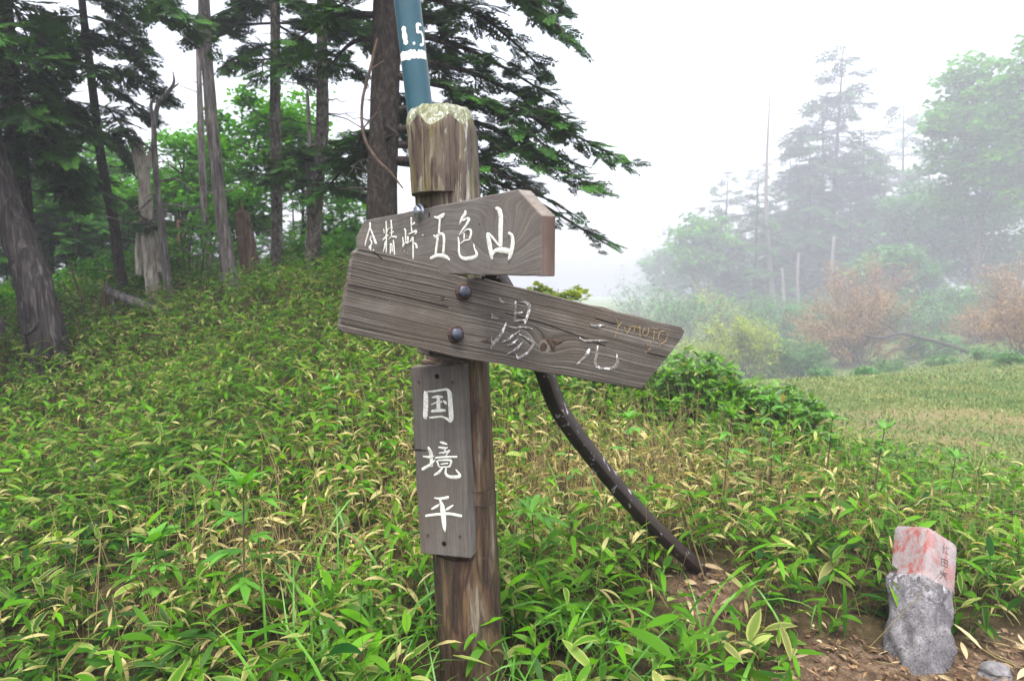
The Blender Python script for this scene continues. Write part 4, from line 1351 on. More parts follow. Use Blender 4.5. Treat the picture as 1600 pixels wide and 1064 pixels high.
def whorl_shrub(name, cx, cy, rx, ry, h, nstem, label, mat='shrub', L=0.085, per=9, group=None, w=0.27, zb=None):
    z0 = g1(cx, cy) if zb is None else zb
    O = np.array([cx, cy, z0])
    t = thing(name, O, label, 'shrub', group)
    ms, ml = MB(), MB()
    th = rng.uniform(0, 6.28, nstem); r = np.sqrt(rng.uniform(size=nstem))
    tx = cx + rx * r * np.cos(th); ty = cy + ry * r * np.sin(th)
    tz = gz(tx, ty) + h * np.sqrt(np.clip(1.05 - r ** 2, 0.04, 1)) * rng.uniform(0.72, 1.08, nstem)
    tips = np.c_[tx, ty, tz]
    for k in range(0, nstem, 2):
        b = np.array([cx + (tx[k] - cx) * 0.45, cy + (ty[k] - cy) * 0.45, 0]); b[2] = g1(b[0], b[1])
        m = (b + tips[k]) / 2 + np.array([0, 0, -0.02])
        tube(ms, smooth_path([b, m, tips[k]], 3), np.linspace(0.006, 0.0025, 7), 5, cap=False)
    ms.build('stems', M['twig'], t, O)
    idx = np.repeat(np.arange(nstem), per); n = len(idx)
    low = rng.uniform(size=n) < 0.35
    base = tips[idx] + np.where(low[:, None], np.c_[rng.normal(size=(n, 2)) * 0.03 * h / 0.3, -rng.uniform(0.02, 0.4, n) * h], rng.normal(size=(n, 3)) * 0.006)
    Lf = L * rng.uniform(0.65, 1.25, n)
    leaf_strip(ml, base, np.arange(n) * 2.4 + rng.normal(size=n) * 0.4, rng.uniform(-0.3, 0.9, n), rng.uniform(0.2, 1.0, n), Lf, Lf * w * rng.uniform(0.8, 1.2, n), 3,
               np.c_[np.clip(rng.normal(0.45, 0.28, n), 0, 1.1), np.where(rng.uniform(size=n) < 0.03, 0.8, 0)], True, 0.2, rng.normal(size=n) * 0.3)
    ml.build('leaves', M[mat], t, O)
    return t
GSH = 'leafy shrubs along the mound edge'
whorl_shrub('leafy_shrub', 0.60, 4.1, 0.42, 0.35, 0.30, 150, 'leafy dark green shrub under the tip of the lower board', group=GSH)
whorl_shrub('leafy_shrub', 1.12, 3.95, 0.42, 0.38, 0.40, 190, 'tallest glossy shrub on the mound edge right of the sign tip', group=GSH)
whorl_shrub('leafy_shrub', 1.50, 3.75, 0.30, 0.34, 0.34, 130, 'glossy shrub at the right end of the mound next to the clearing', group=GSH)
whorl_shrub('leafy_shrub', 0.12, 4.0, 0.35, 0.3, 0.22, 110, 'low leafy shrub behind the log and above the straw patch', group=GSH)
GSL = 'light green shrubs under the left trees'
for (px, py, Y, rx, h, lb) in ((300, 445, 7.4, 0.75, 0.6, 'yellow green shrub under the pale snag'), (240, 455, 7.6, 0.4, 0.45, 'small green shrub left of the yellow green one'),
                           (480, 425, 7.2, 0.4, 0.38, 'green shrub at the foot of the twin stem tree'), (545, 425, 6.6, 0.4, 0.40, 'bright green shrub right of the twin stem tree'),
                           (500, 385, 9.0, 0.6, 0.7, 'pale green shrub behind the mound crest'), (20, 520, 6.2, 0.45, 0.35, 'dark shrub at the far left edge behind the grey trunk'),
                           (140, 500, 7.2, 0.5, 0.4, 'low shrub between the left trunks')):
    p = at(px, py, Y)
    whorl_shrub('broadleaf_shrub', p[0], p[1], rx, rx * 0.8, h, 90, lb, mat='maple', L=0.10, per=9, group=GSL)

# ------------------------------------------------------------------ trees
# a fir spray: flat feather of needle-clad twiglets
def spray_template(pairs=8, seed=1):
    r = np.random.default_rng(seed)
    V, Fq = [], []
    def quad(p, d, L, w, zt):
        d = np.array(d); s = np.array([-d[1], d[0], 0.0])
        k = len(V)
        V.extend([p, p + d * L * 0.45 + s * w + np.array([0, 0, zt]), p + d * L + np.array([0, 0, -0.03]), p + d * L * 0.45 - s * w + np.array([0, 0, zt])])
        Fq.append([k, k + 1, k + 2, k + 3])
    quad(np.zeros(3), (1, 0, 0), 1.0, 0.05, 0.0)
    for i in range(pairs):
        a = 0.08 + 0.85 * i / pairs
        L = (0.50 * (1 - a) ** 0.75 + 0.10) * r.uniform(0.8, 1.15)
        for s in (-1, 1):
            an = s * rad(r.uniform(42, 60))
            d = (math.cos(an), math.sin(an), r.uniform(-0.12, 0.1))
            p = np.array([a, 0, 0.0])
            quad(p, d, L, 0.042, r.uniform(-0.01, 0.02))
            for b in (0.35, 0.65):
                if L > 0.25:
                    for s2 in (-1, 1):
                        an2 = an + s2 * rad(45)
                        quad(p + np.array(d) * L * b, (math.cos(an2), math.sin(an2), r.uniform(-0.1, 0.1)), L * 0.38, 0.034, 0.0)
    return np.array(V), np.array(Fq)
SPRAY = [spray_template(7, s) for s in (1, 2)]
SPRAY_S = [spray_template(4, s) for s in (3,)]

def foliate(mb, P, frac0, size, gap, spread=0.9, colbase=0.4, upturn=0.05, thin=1.0, small=False, brown=0.0):
    """sprays alternate along both sides of the branch path P and at its end"""
    L = np.r_[0, np.cumsum(np.linalg.norm(np.diff(P, axis=0), axis=1))]
    tot = L[-1]
    s = np.arange(frac0 * tot, tot, gap)
    if len(s) == 0:
        s = np.array([tot * 0.8])
    s = np.repeat(s, 2) + rng.uniform(-0.3, 0.3, 2 * len(s)) * gap
    s = np.r_[s, tot * 0.97, tot * 0.93]
    s = s[rng.uniform(size=len(s)) < thin]
    if len(s) == 0:
        return
    loc = np.stack([np.interp(s, L, P[:, k]) for k in range(3)], -1)
    T = norm(np.gradient(P, axis=0))
    t = norm(np.stack([np.interp(s, L, T[:, k]) for k in range(3)], -1))
    n = len(s)
    sgn = np.where(np.arange(n) % 2 == 0, 1.0, -1.0)
    side = norm(np.cross(t, np.array([0, 0, 1.0])))
    an = spread * rng.uniform(0.55, 1.15, n) * sgn
    an[-2:] *= 0.3
    X = norm(t * np.cos(an)[:, None] + side * np.sin(an)[:, None] + np.c_[np.zeros((n, 2)), upturn + 0.18 * rng.normal(size=n)])
    Z = norm(np.array([0, 0, 1.0]) + 0.28 * rng.normal(size=(n, 3)))
    Yv = norm(np.cross(Z, X)); Z = np.cross(X, Yv)
    sc = size * rng.uniform(0.6, 1.2, n) * (0.65 + 0.5 * np.sin(np.clip(s / tot, 0, 1) * math.pi) ** 0.6)
    TV, TF = random.choice(SPRAY_S if small else SPRAY)
    c = np.zeros((n, len(TV), 4))
    c[..., 0] = np.clip(colbase + 0.22 * rng.normal(size=n)[:, None] + 0.35 * (TV[None, :, 0] - 0.4), 0, 1.2)
    if brown:
        c[..., 1] = (rng.uniform(size=n) < brown)[:, None] * 0.9
    scatter(mb, TV, TF, loc, X, Yv, Z, sc, c)

def branch_path(s, d, L, droop=0.25, lift=0.1, wob=0.05, k=9):
    t = np.linspace(0, 1, k)
    d = np.asarray(d, float)
    P = s + d[None] * (L * t)[:, None]
    P[:, 2] += L * (lift * t - droop * t * t)
    P += (rng.normal(size=(k, 3)) * wob * L * t[:, None] * 0.3)
    return P

def trunk_from_pixels(pix, Y, w0, w1, extend=0.0, dY=0.0):
    """pix: base to top in frame coordinates; widths in the same units"""
    P = np.array([at(p[0], p[1], Y + dY * i / max(1, len(pix) - 1)) for i, p in enumerate(pix)])
    kw = 0.80 if Y < 12 else 1.0
    r0, r1 = kw * w0 * Y / F / 2, kw * w1 * Y / F / 2
    R = np.linspace(r0, r1, len(P))
    if extend:
        d = norm(P[-1] - P[-2]); d = norm(d * 0.5 + np.array([0, 0, 0.5]))
        P = np.vstack([P, P[-1] + d * extend * 0.5, P[-1] + d * extend]); R = np.r_[R, r1 * 0.75, r1 * 0.3]
    return P, R

def root_flare(P, R, z):
    """carry the trunk a little below the ground with a flare"""
    d = np.array([0, 0, -1.0])
    k = np.r_[[[P[0][0], P[0][1], z - 0.15]], [[P[0][0], P[0][1], z + 0.02]], P[1:]] if P[0][2] > z - 0.3 else P
    return k, np.r_[R[0] * 1.2, R[0] * 1.06, R[1:]]

def make_trunk(t, O, P, R, mat, ns=14, rough=0.06, k=5, stubs=0, stub_len=0.3, stubs_z=None, curl=0.0):
    S = smooth_path(np.c_[P, R], k)
    mb = MB()
    tube(mb, S[:, :3], np.maximum(S[:, 3], 0.004), ns, rough=rough)
    for _ in range(stubs):
        i = rng.integers(int(len(S) * 0.25), max(int(len(S) * 0.95), int(len(S) * 0.25) + 1))
        a = rng.uniform(0, 6.28)
        d = np.array([math.cos(a), math.sin(a), rng.uniform(-0.3, 0.35)])
        L = stub_len * rng.uniform(0.3, 1.3)
        B = branch_path(S[i, :3], norm(d), L, 0.2, 0.1, 0.12, 6)
        tube(mb, B, np.linspace(max(0.007, S[i, 3] * 0.18), 0.003, 6), 5)
    o = mb.build('trunk', mat, t, O)
    return S

def fir(px_path, Y, w0, w1, label, extend=3.0, foliage=(), generic=None, mat='fir', bark='bark_grey', size=0.30, gap=0.075, group='fir trees on the mound', stubs=10, dead_twigs=0, name='fir_tree', dY=0.0, colbase=0.4):
    P, R = trunk_from_pixels(px_path, Y, w0, w1, extend, dY)
    z = g1(P[0][0], P[0][1])
    P, R = root_flare(P, R, z)
    O = np.array([P[0][0], P[0][1], z])
    t = thing(name, O, label, 'tree', group)
    S = make_trunk(t, O, P, R, M[bark], stubs=stubs, stub_len=0.4)
    bm_, fm = MB(), MB()
    def on_trunk(zv):
        i = int(np.argmin(np.abs(S[:, 2] - zv)))
        return S[i, :3], S[i, 3]
    for f in foliage:
        # (start py, end px, end py, dY, [thin, brown])
        s, r = on_trunk(at(px_path[0][0], f[0], Y)[2])
        e = at(f[1], f[2], Y + f[3])
        thin = f[4] if len(f) > 4 else 1.0
        L = np.linalg.norm(e - s)
        mid = s * 0.5 + e * 0.5 + np.array([0, 0, (0.10 if e[2] < s[2] else -0.04) * L])
        B = smooth_path(np.array([s, mid + rng.normal(size=3) * 0.03 * L, e]), 6)
        tube(bm_, B, np.linspace(max(0.010, r * 0.30), 0.004, len(B)), 6)
        foliate(fm, B, 0.22, size, gap, 0.95, colbase, thin=thin, brown=f[5] if len(f) > 5 else 0.0)
        # secondary boughs
        for q in np.linspace(0.3, 0.85, max(2, int(L / 0.28))):
            i = int(q * (len(B) - 1))
            for sg in (-1, 1):
                tt = norm(B[min(i + 1, len(B) - 1)] - B[max(i - 1, 0)])
                sd_ = norm(np.cross(tt, np.array([0, 0, 1.0]))) * sg
                d = norm(tt * 0.8 + sd_ * rng.uniform(0.5, 0.9) + np.array([0, 0, rng.uniform(-0.25, 0.12)]))
                b2 = branch_path(B[i], d, L * 0.30 * (1.1 - q * 0.6) * rng.uniform(0.7, 1.2), 0.2, 0.1, 0.05, 6)
                tube(bm_, b2, np.linspace(0.006, 0.0025, 6), 4, cap=False)
                foliate(fm, b2, 0.15, size * 0.8, gap, 0.95, colbase, thin=thin, brown=f[5] if len(f) > 5 else 0.0)
    if generic:
        z0, z1, L0, L1, step, th = generic
        zz = z0
        a = rng.uniform(0, 6.28)
        while zz < z1:
            s, r = on_trunk(zz)
            q = (zz - z0) / (z1 - z0)
            L = (L0 * (1 - q) + L1 * q) * rng.uniform(0.7, 1.2)
            a += 2.4 + rng.normal() * 0.3
            B = branch_path(s, (math.cos(a), math.sin(a), 0), L, rng.uniform(0.2, 0.4), rng.uniform(0.05, 0.25))
            tube(bm_, B, np.linspace(max(0.008, r * 0.25), 0.003, len(B)), 5, cap=False)
            foliate(fm, B, 0.25, size, gap * 1.15, 0.95, colbase, thin=th)
            for k in (4, 6):
                for sg in (-1, 1):
                    tt = norm(B[k + 1] - B[k]); sd_ = np.cross(tt, np.array([0, 0, 1.0])) * sg
                    b2 = branch_path(B[k], norm(tt * 0.7 + sd_ * 0.8), L * 0.35, 0.2, 0.05, 0.04, 5)
                    foliate(fm, b2, 0.1, size * 0.8, gap * 1.15, 0.95, colbase, thin=th)
            zz += step * rng.uniform(0.6, 1.4)
    # bare dead twigs on the shaded lower trunk
    for _ in range(dead_twigs):
        i = rng.integers(int(len(S) * 0.1), int(len(S) * 0.6))
        a = rng.uniform(0, 6.28)
        B = branch_path(S[i, :3], norm(np.array([math.cos(a), math.sin(a), rng.uniform(-0.35, 0.2)])), rng.uniform(0.3, 0.9), 0.25, 0.1, 0.15, 8)
        tube(bm_, B, np.linspace(0.007, 0.002, 8), 4)
        for k in (3, 5):
            b2 = branch_path(B[k], norm(B[k + 1] - B[k] + rng.normal(size=3) * 0.05), 0.25, 0.2, 0.0, 0.1, 5)
            tube(bm_, b2, np.linspace(0.004, 0.0015, 5), 4, cap=False)
    if bm_.n:
        bm_.build('branches', M['bark_dark'], t, O)['kind'] = 'stuff'
    if fm.n:
        fm.build('crown', M[mat], t, O, smooth=False)
    return t

# the dark fir behind the signpost, its boughs reaching right
fir([(600, 470), (598, 330), (601, 200), (605, 60), (606, -60)], 4.8, 62, 48, 'large dark fir right behind the sign, drooping boughs to the right', 3.5,
    foliage=[(-70, 880, 20, 0.3, 0.6), (-60, 905, 75, -0.3, 0.6), (-20, 852, 112, 0.1, 0.35), (40, 885, 165, 0.5, 0.4), (60, 770, 120, 0.2, 0.6), (95, 892, 195, 0.2, 0.55), 
             (125, 870, 240, -0.2, 0.55), (170, 985, 254, 0.0, 0.6), (185, 890, 262, 0.3, 0.45), (205, 945, 300, -0.3, 0.6), (225, 840, 300, 0.2, 0.5), (260, 972, 396, 0.2, 0.30, 0.004), (250, 905, 340, -0.2, 0.12),
             (20, 450, 75, 0.2, 0.7), (-30, 520, 20, -0.3, 0.6), (70, 510, 110, 0.4, 0.5), (200, 545, 262, 0.3), (215, 505, 300, 0.5, 0.8), (180, 690, 262, 0.8), (140, 700, 210, 0.9), (60, 700, 90, 0.9), (0, 700, 20, 0.8)],
    generic=(3.9, 6.2, 1.5, 0.5, 0.2, 0.9), bark='bark_dark', size=0.19, gap=0.072, dead_twigs=8, colbase=0.5)
# left edge firs and dead trunks
fir([(48, 556), (40, 390), (18, 150), (4, 0)], 5.4, 40, 30, 'dark fir at the left edge behind the split grey trunk', 3.0,
    foliage=[(20, 130, 62, 0.2, 0.7), (60, 150, 112, -0.2, 0.7), (100, 120, 172, 0.3, 0.8), (140, 150, 215, 0.1, 0.7), (150, 40, 260, -0.3, 0.7), (60, -60, 120, 0.2), (120, -80, 200, -0.1), (180, 105, 245, -0.4, 0.7),
             (0, 60, 100, -0.6, 0.7), (90, 60, 190, -0.6, 0.7), (210, 120, 300, 0.4, 0.7)],
    generic=(3.3, 6.0, 1.3, 0.5, 0.22, 0.8), bark='bark_dark', size=0.27, gap=0.075, dead_twigs=6)
fir([(192, 440), (178, 350), (160, 260), (140, 100), (128, 0)], 6.8, 20, 13, 'slim dark fir with tiered boughs left of the pale snag', 2.2,
    foliage=[(-10, 200, 30, 0), (20, 230, 75, 0.2), (20, 70, 50, -0.2), (50, 225, 110, -0.3), (60, 60, 105, 0.2), (90, 265, 155, 0.1), (100, 60, 160, -0.2), (130, 240, 190, 0.3), (150, 200, 215, -0.2), (160, 80, 220, 0.1),
             (190, 205, 255, 0.2, 0.6), (200, 70, 275, -0.3), (250, 110, 320, 0.3), (300, 235, 352, -0.2, 0.35, 0.06)],
    generic=(3.9, 5.6, 0.9, 0.3, 0.2, 0.7), bark='bark_dark', size=0.235, gap=0.085, dead_twigs=10)
fir([(433, 434), (432, 300), (430, 150), (430, 0)], 7.0, 23, 17, 'straight grey barked fir in the middle of the left group', 3.0,
    foliage=[(10, 345, 45, 0.2), (20, 520, 55, -0.2), (40, 300, 62, -0.1), (45, 500, 100, 0.2), (70, 360, 105, -0.4), (80, 480, 125, 0.5), (-10, 380, 10, 0.3), (100, 410, 122, -0.6, 0.6), (0, 480, 20, -0.5)],
    generic=(4.1, 6.2, 1.1, 0.4, 0.22, 0.75), size=0.23, gap=0.08, dead_twigs=7)
fir([(488, 418), (492, 330), (503, 200), (503, 100), (502, 0)], 6.5, 30, 18, 'pale barked fir with a lichen patched trunk near the mound crest', 3.0,
    foliage=[(235, 445, 262, -0.2), (240, 560, 262, 0.0), (255, 420, 285, 0.3), (260, 555, 300, -0.3), (225, 580, 240, 0.3), (280, 470, 315, -0.5, 0.7), (30, 575, 45, 0.3), (60, 440, 110, -0.4), (20, 590, 85, -0.2), (90, 560, 115, 0.2)],
    generic=(4.0, 6.0, 1.1, 0.4, 0.22, 0.75), mat='fir', size=0.22, gap=0.08, dead_twigs=6, colbase=0.6)

def dead_tree(px_path, Y, w0, w1, label, mat, limbs=(), stubs=8, stub_len=0.25, rough=0.08, name='dead_tree', extend=0.0, jag=0.0, group='dead trees on the mound', ns=14):
    P, R = trunk_from_pixels(px_path, Y, w0, w1, extend)
    z = g1(P[0][0], P[0][1])
    P, R = root_flare(P, R, z)
    O = np.array([P[0][0], P[0][1], z])
    t = thing(name, O, label, 'tree', group)
    S = make_trunk(t, O, P, R, M[mat], ns=ns, rough=rough, stubs=stubs, stub_len=stub_len, k=6)
    if limbs:
        for L in limbs:
            mb = MB()
            pts = np.array([[*at(p[0], p[1], Y + (p[3] if len(p) > 3 else 0)), max(0.003, 0.8 * p[2] * Y / F / 2)] for p in L])
            Sx = smooth_path(pts, 5)
            tube(mb, Sx[:, :3], Sx[:, 3], 9, rough=0.08)
            mb.build('limb', M[mat], t, O)
    return t
dead_tree([(78, 556), (66, 500), (48, 430), (28, 370), (2, 300), (-25, 200), (-45, 80), (-60, -60)], 4.9, 72, 42, 'big split grey dead trunk leaning left at the left edge', 'dead_dark',
          limbs=[[(75, 552, 48), (60, 470, 44, -0.06), (35, 400, 26, -0.08), (20, 330, 8, -0.05)], [(88, 556, 30), (80, 500, 24, -0.05), (62, 430, 20, -0.04), (48, 380, 6, 0)],
                 [(40, 523, 9, -0.2), (52, 515, 8, -0.25), (60, 503, 4, -0.25)], [(5, 520, 12, -0.3), (0, 500, 8, -0.3), (-15, 480, 8, -0.3)], [(52, 556, 34, 0.1), (40, 480, 26, 0.12), (22, 400, 20, 0.1)]], stubs=5, stub_len=0.2, rough=0.16, ns=26)
dead_tree([(240, 428), (232, 380), (228, 320), (224, 260), (214, 222)], 6.7, 28, 17, 'thick bleached snag with a broken top', 'dead_pale',
          limbs=[[(226, 290, 18), (212, 240, 14), (204, 222, 6)], [(232, 262, 16), (240, 225, 10), (244, 205, 5)], [(254, 425, 18), (243, 380, 14), (236, 340, 8)], [(218, 430, 14), (216, 380, 11), (222, 340, 9)]], stubs=6, rough=0.13, ns=20)
dead_tree([(262, 412), (250, 330), (243, 260), (240, 190)], 6.55, 15, 9, 'slender forked dead tree with bare curling branches beside the bleached snag', 'dead_grey',
          limbs=[[(241, 200, 9), (247, 165, 9), (265, 142, 7), (272, 128, 5), (270, 112, 2)], [(241, 190, 8), (236, 165, 6), (244, 150, 3)], [(265, 142, 5), (280, 130, 2)],
                 [(245, 285, 5), (275, 280, 4), (300, 296, 3), (320, 292, 1.5)], [(250, 320, 5), (285, 322, 3), (312, 330, 1.5)], [(248, 300, 4), (215, 330, 3), (190, 340, 1.5)], [(252, 335, 5), (220, 350, 3), (165, 338, 2)], [(242, 240, 4), (215, 215, 3), (190, 190, 1.5)]], stubs=8)
dead_tree([(364, 452), (352, 380), (338, 260), (326, 130), (318, 0), (313, -120)], 6.5, 27, 17, 'tall bare grey dead trunk leaning slightly left', 'dead_grey',
          limbs=[[(327, 66, 5), (300, 52, 3), (262, 22, 1.2)], [(326, 80, 4), (300, 66, 2), (280, 52, 1)], [(358, 440, 30), (352, 400, 22), (346, 350, 12)], [(343, 300, 5), (365, 296, 3), (384, 280, 1.5)]], stubs=6, stub_len=0.15, rough=0.11)
dead_tree([(328, 396), (318, 300), (313, 180), (310, 90), (308, 28)], 8.2, 17, 6, 'thin pinkish dead trunk ending in a bare point', 'dead_grey', stubs=22, stub_len=0.25)
dead_tree([(396, 436), (388, 395), (382, 355), (378, 332)], 7.2, 38, 27, 'brown broken trunk standing beside the straight fir', 'dead_brown',
          limbs=[[(385, 350, 10), (376, 322, 6), (374, 312, 2)], [(388, 350, 9), (388, 330, 5)]], stubs=3, rough=0.14, name='broken_trunk', ns=20)
dead_tree([(486, 330), (482, 262), (484, 225), (481, 160), (480, 142)], 6.62, 13, 4, 'thin dead stem close against the pale barked fir', 'dead_grey', stubs=6, stub_len=0.12)
dead_tree([(284, 415), (282, 370), (281, 345)], 8.4, 14, 12, 'short brown stump behind the yellow green shrub', 'dead_brown', stubs=0, name='tree_stump')
dead_tree([(172, 515), (168, 480), (164, 455)], 6.0, 20, 12, 'dark rotten stump at the end of the fallen log', 'dead_brown', stubs=3, name='tree_stump', stub_len=0.1)

def loose_wood(pix, Y, label, mat, name='fallen_branch', twigs=(), cat='log', group=None, dYs=None):
    pts = np.array([[*at(p[0], p[1], Y + (p[3] if len(p) > 3 else 0)), p[2] * Y / F / 2] for p in pix])
    S = smooth_path(pts, 6)
    O = np.array([pts[0][0], pts[0][1], g1(pts[0][0], pts[0][1])])
    mb = MB()
    tube(mb, S[:, :3], S[:, 3], 10, rough=0.12)
    for L in twigs:
        q = np.array([[*at(p[0], p[1], Y + (p[3] if len(p) > 3 else 0)), max(0.003, p[2] * Y / F / 2)] for p in L])
        s2 = smooth_path(q, 5)
        tube(mb, s2[:, :3], s2[:, 3], 6, rough=0.05)
    o = mb.build(name, M[mat], None, O)
    o.location = O
    tag(o, label, cat, group)
    return o
loose_wood([(163, 448, 7), (176, 458, 12), (205, 470, 14), (235, 480, 13), (256, 492, 11)], 5.9, 'grey fallen log lying below the left trees', 'dead_grey', 'fallen_log', [[(165, 452, 6), (164, 442, 3)], [(176, 460, 9), (182, 490, 8), (186, 500, 8)]])
loose_wood([(312, 490, 5), (325, 475, 5), (340, 455, 4), (348, 446, 3)], 6.0, 'bare stick poking up from the bamboo below the dead trunk', 'dead_brown', 'fallen_branch', [[(310, 482, 4), (313, 462, 3), (314, 450, 2)]], 'branch')
loose_wood([(108, 410, 3), (125, 460, 4), (140, 500, 5), (150, 520, 5)], 6.4, 'thin bare stick leaning between the left trunks', 'dead_brown', 'fallen_branch', [], 'branch')
loose_wood([(100, 540, 14), (118, 528, 12), (140, 518, 14), (165, 512, 10)], 5.6, 'short dark mossy log beside the big grey trunk', 'dead_brown', 'fallen_log')
# thin brown branch hanging in front of the dark fir
loose_wood([(590, 60, 4), (578, 110, 5), (566, 160, 5), (568, 210, 5), (585, 245, 5), (610, 270, 4), (630, 295, 2)], 4.45, 'curved bare brown branch hanging beside the dark fir trunk', 'twig', 'hanging_branch', [[(568, 200, 3), (590, 175, 2)], [(578, 110, 3), (600, 95, 2)]], 'branch')

def broadleaf(base, H, crown_c, crown_r, nclump, per, leaf, label, mat='wood_green', bark='bark_grey', r0=0.08, group=None, name='broadleaf_tree', seed=0, clump=0.3, droop=0.0, nlimb=9, trunkmid=None, cat='tree'):
    rg = np.random.default_rng(seed + 11)
    O = np.asarray(base, float)
    t = thing(name, O, label, cat, group)
    cc = np.asarray(crown_c, float); cr = np.asarray(crown_r, float)
    mt = MB()
    top = cc + np.array([0, 0, cr[2] * 0.5])
    mid = trunkmid if trunkmid is not None else (O * 0.5 + top * 0.5 + rg.normal(size=3) * 0.03 * H)
    S = smooth_path(np.array([O - [0, 0, 0.2], O * 0.75 + mid * 0.25, mid, top]), 5)
    tube(mt, S, np.linspace(r0, r0 * 0.25, len(S)), 9, rough=0.06)
    u = rg.normal(size=(nclump, 3)); u = norm(u) * (rg.uniform(0.15, 1.0, nclump) ** 0.45)[:, None]
    C = cc + u * cr
    for k in range(min(nlimb, nclump)):
        i = int(len(S) * rg.uniform(0.35, 0.85))
        m = (S[i] + C[k]) / 2 + np.array([0, 0, -0.05 * H * rg.uniform()])
        tube(mt, smooth_path(np.array([S[i], m, C[k]]), 5), np.linspace(r0 * 0.4, r0 * 0.08, 11), 6, cap=False)
    mt.build('trunk', M[bark], t, O)
    n = nclump * per
    idx = np.repeat(np.arange(nclump), per)
    d = norm(rg.normal(size=(n, 3))) * (rg.uniform(size=n) ** 0.4)[:, None]
    cs = clump * rg.uniform(0.6, 1.3, nclump)
    p = C[idx] + d * cs[idx][:, None] * np.array([1.15, 1.15, 0.5])
    az = rg.uniform(0, 6.28, n)
    ml = MB()
    Lf = leaf * rg.uniform(0.6, 1.3, n)
    shade = np.clip(0.45 + 0.25 * rg.normal(size=nclump), 0, 1)[idx]
    leaf_strip(ml, p, az, rg.uniform(-0.5, 0.6, n) - droop, rg.uniform(-0.2, 0.8, n), Lf, Lf * rg.uniform(0.45, 0.75, n), 2, np.c_[np.clip(shade + 0.18 * rg.normal(size=n), 0, 1), np.zeros(n)], False, 0, rg.normal(size=n) * 0.5, 0.8)
    ml.build('crown', M[mat], t, O, smooth=False)
    return t

def bl_px(px, py_base, Y, ccpx, crx, cry, H, nclump, per, leaf, label, **kw):
    b = at(px, py_base, Y); z = g1(b[0], b[1]); b = np.array([b[0], b[1], min(z, b[2] + 0.5)])
    b[2] = z
    c = at(ccpx[0], ccpx[1], Y)
    k = Y / F
    return broadleaf(b, c[2] - z, c, (crx * k, crx * k * 0.8, cry * k), nclump, per, leaf, label, **kw)

GM = 'bright green broadleaf trees behind the mound'
bl_px(360, 400, 9.2, (405, 225), 85, 75, 2, 75, 85, 0.085, 'bright light green broadleaf tree between the dead trunk and the straight fir', mat='maple', r0=0.045, group=GM, clump=0.26, bark='bark_dark', seed=1)
bl_px(470, 400, 9.8, (465, 235), 40, 95, 2, 42, 80, 0.085, 'narrow light green broadleaf tree behind the pale barked fir', mat='maple', r0=0.035, group=GM, clump=0.26, bark='bark_dark', seed=2)
bl_px(385, 400, 8.6, (370, 330), 75, 35, 2, 36, 75, 0.08, 'low green sapling behind the brown broken trunk', mat='maple', r0=0.025, group=GM, clump=0.22, bark='bark_dark', seed=3)
bl_px(300, 430, 10.0, (290, 260), 60, 60, 2, 40, 80, 0.09, 'green broadleaf tree behind the slender forked dead tree', mat='maple', r0=0.04, group=GM, clump=0.28, bark='bark_dark', seed=4)
bl_px(120, 440, 10.5, (115, 330), 60, 70, 2, 44, 80, 0.09, 'lime green understory tree right of the split trunk', mat='maple', r0=0.035, group=GM, clump=0.28, bark='bark_dark', seed=41)
bl_px(205, 440, 10.8, (205, 345), 55, 65, 2, 40, 80, 0.09, 'lime green understory tree left of the bleached snag', mat='maple', r0=0.035, group=GM, clump=0.28, bark='bark_dark', seed=42)
bl_px(30, 450, 9.5, (25, 380), 60, 60, 2, 36, 80, 0.09, 'green understory tree low at the left frame edge', mat='wood_green', r0=0.035, group=GM, clump=0.28, bark='bark_dark', seed=43)
bl_px(320, 430, 11.5, (325, 300), 55, 80, 2, 44, 80, 0.09, 'lime green tree behind the tall bare trunk', mat='maple', r0=0.035, group=GM, clump=0.28, bark='bark_dark', seed=44)
bl_px(160, 445, 12.5, (160, 280), 50, 60, 2, 36, 80, 0.10, 'green understory tree deep behind the slim dark fir', mat='maple', r0=0.04, group=GM, clump=0.3, bark='bark_dark', seed=45)
bl_px(245, 430, 10.5, (250, 330), 50, 60, 2, 38, 80, 0.09, 'lime green tree glowing right behind the bleached snag', mat='maple', r0=0.035, group=GM, clump=0.28, bark='bark_dark', seed=46)
bl_px(540, 430, 9.5, (535, 345), 45, 50, 2, 34, 75, 0.08, 'lime green tree between the pale barked fir and the dark trunk', mat='maple', r0=0.03, group=GM, clump=0.25, bark='bark_dark', seed=47)
bl_px(560, 430, 7.6, (540, 395), 45, 25, 1, 24, 60, 0.07, 'low bright sapling at the mound crest left of the upper board', mat='maple', r0=0.015, group=GM, clump=0.15, seed=5)
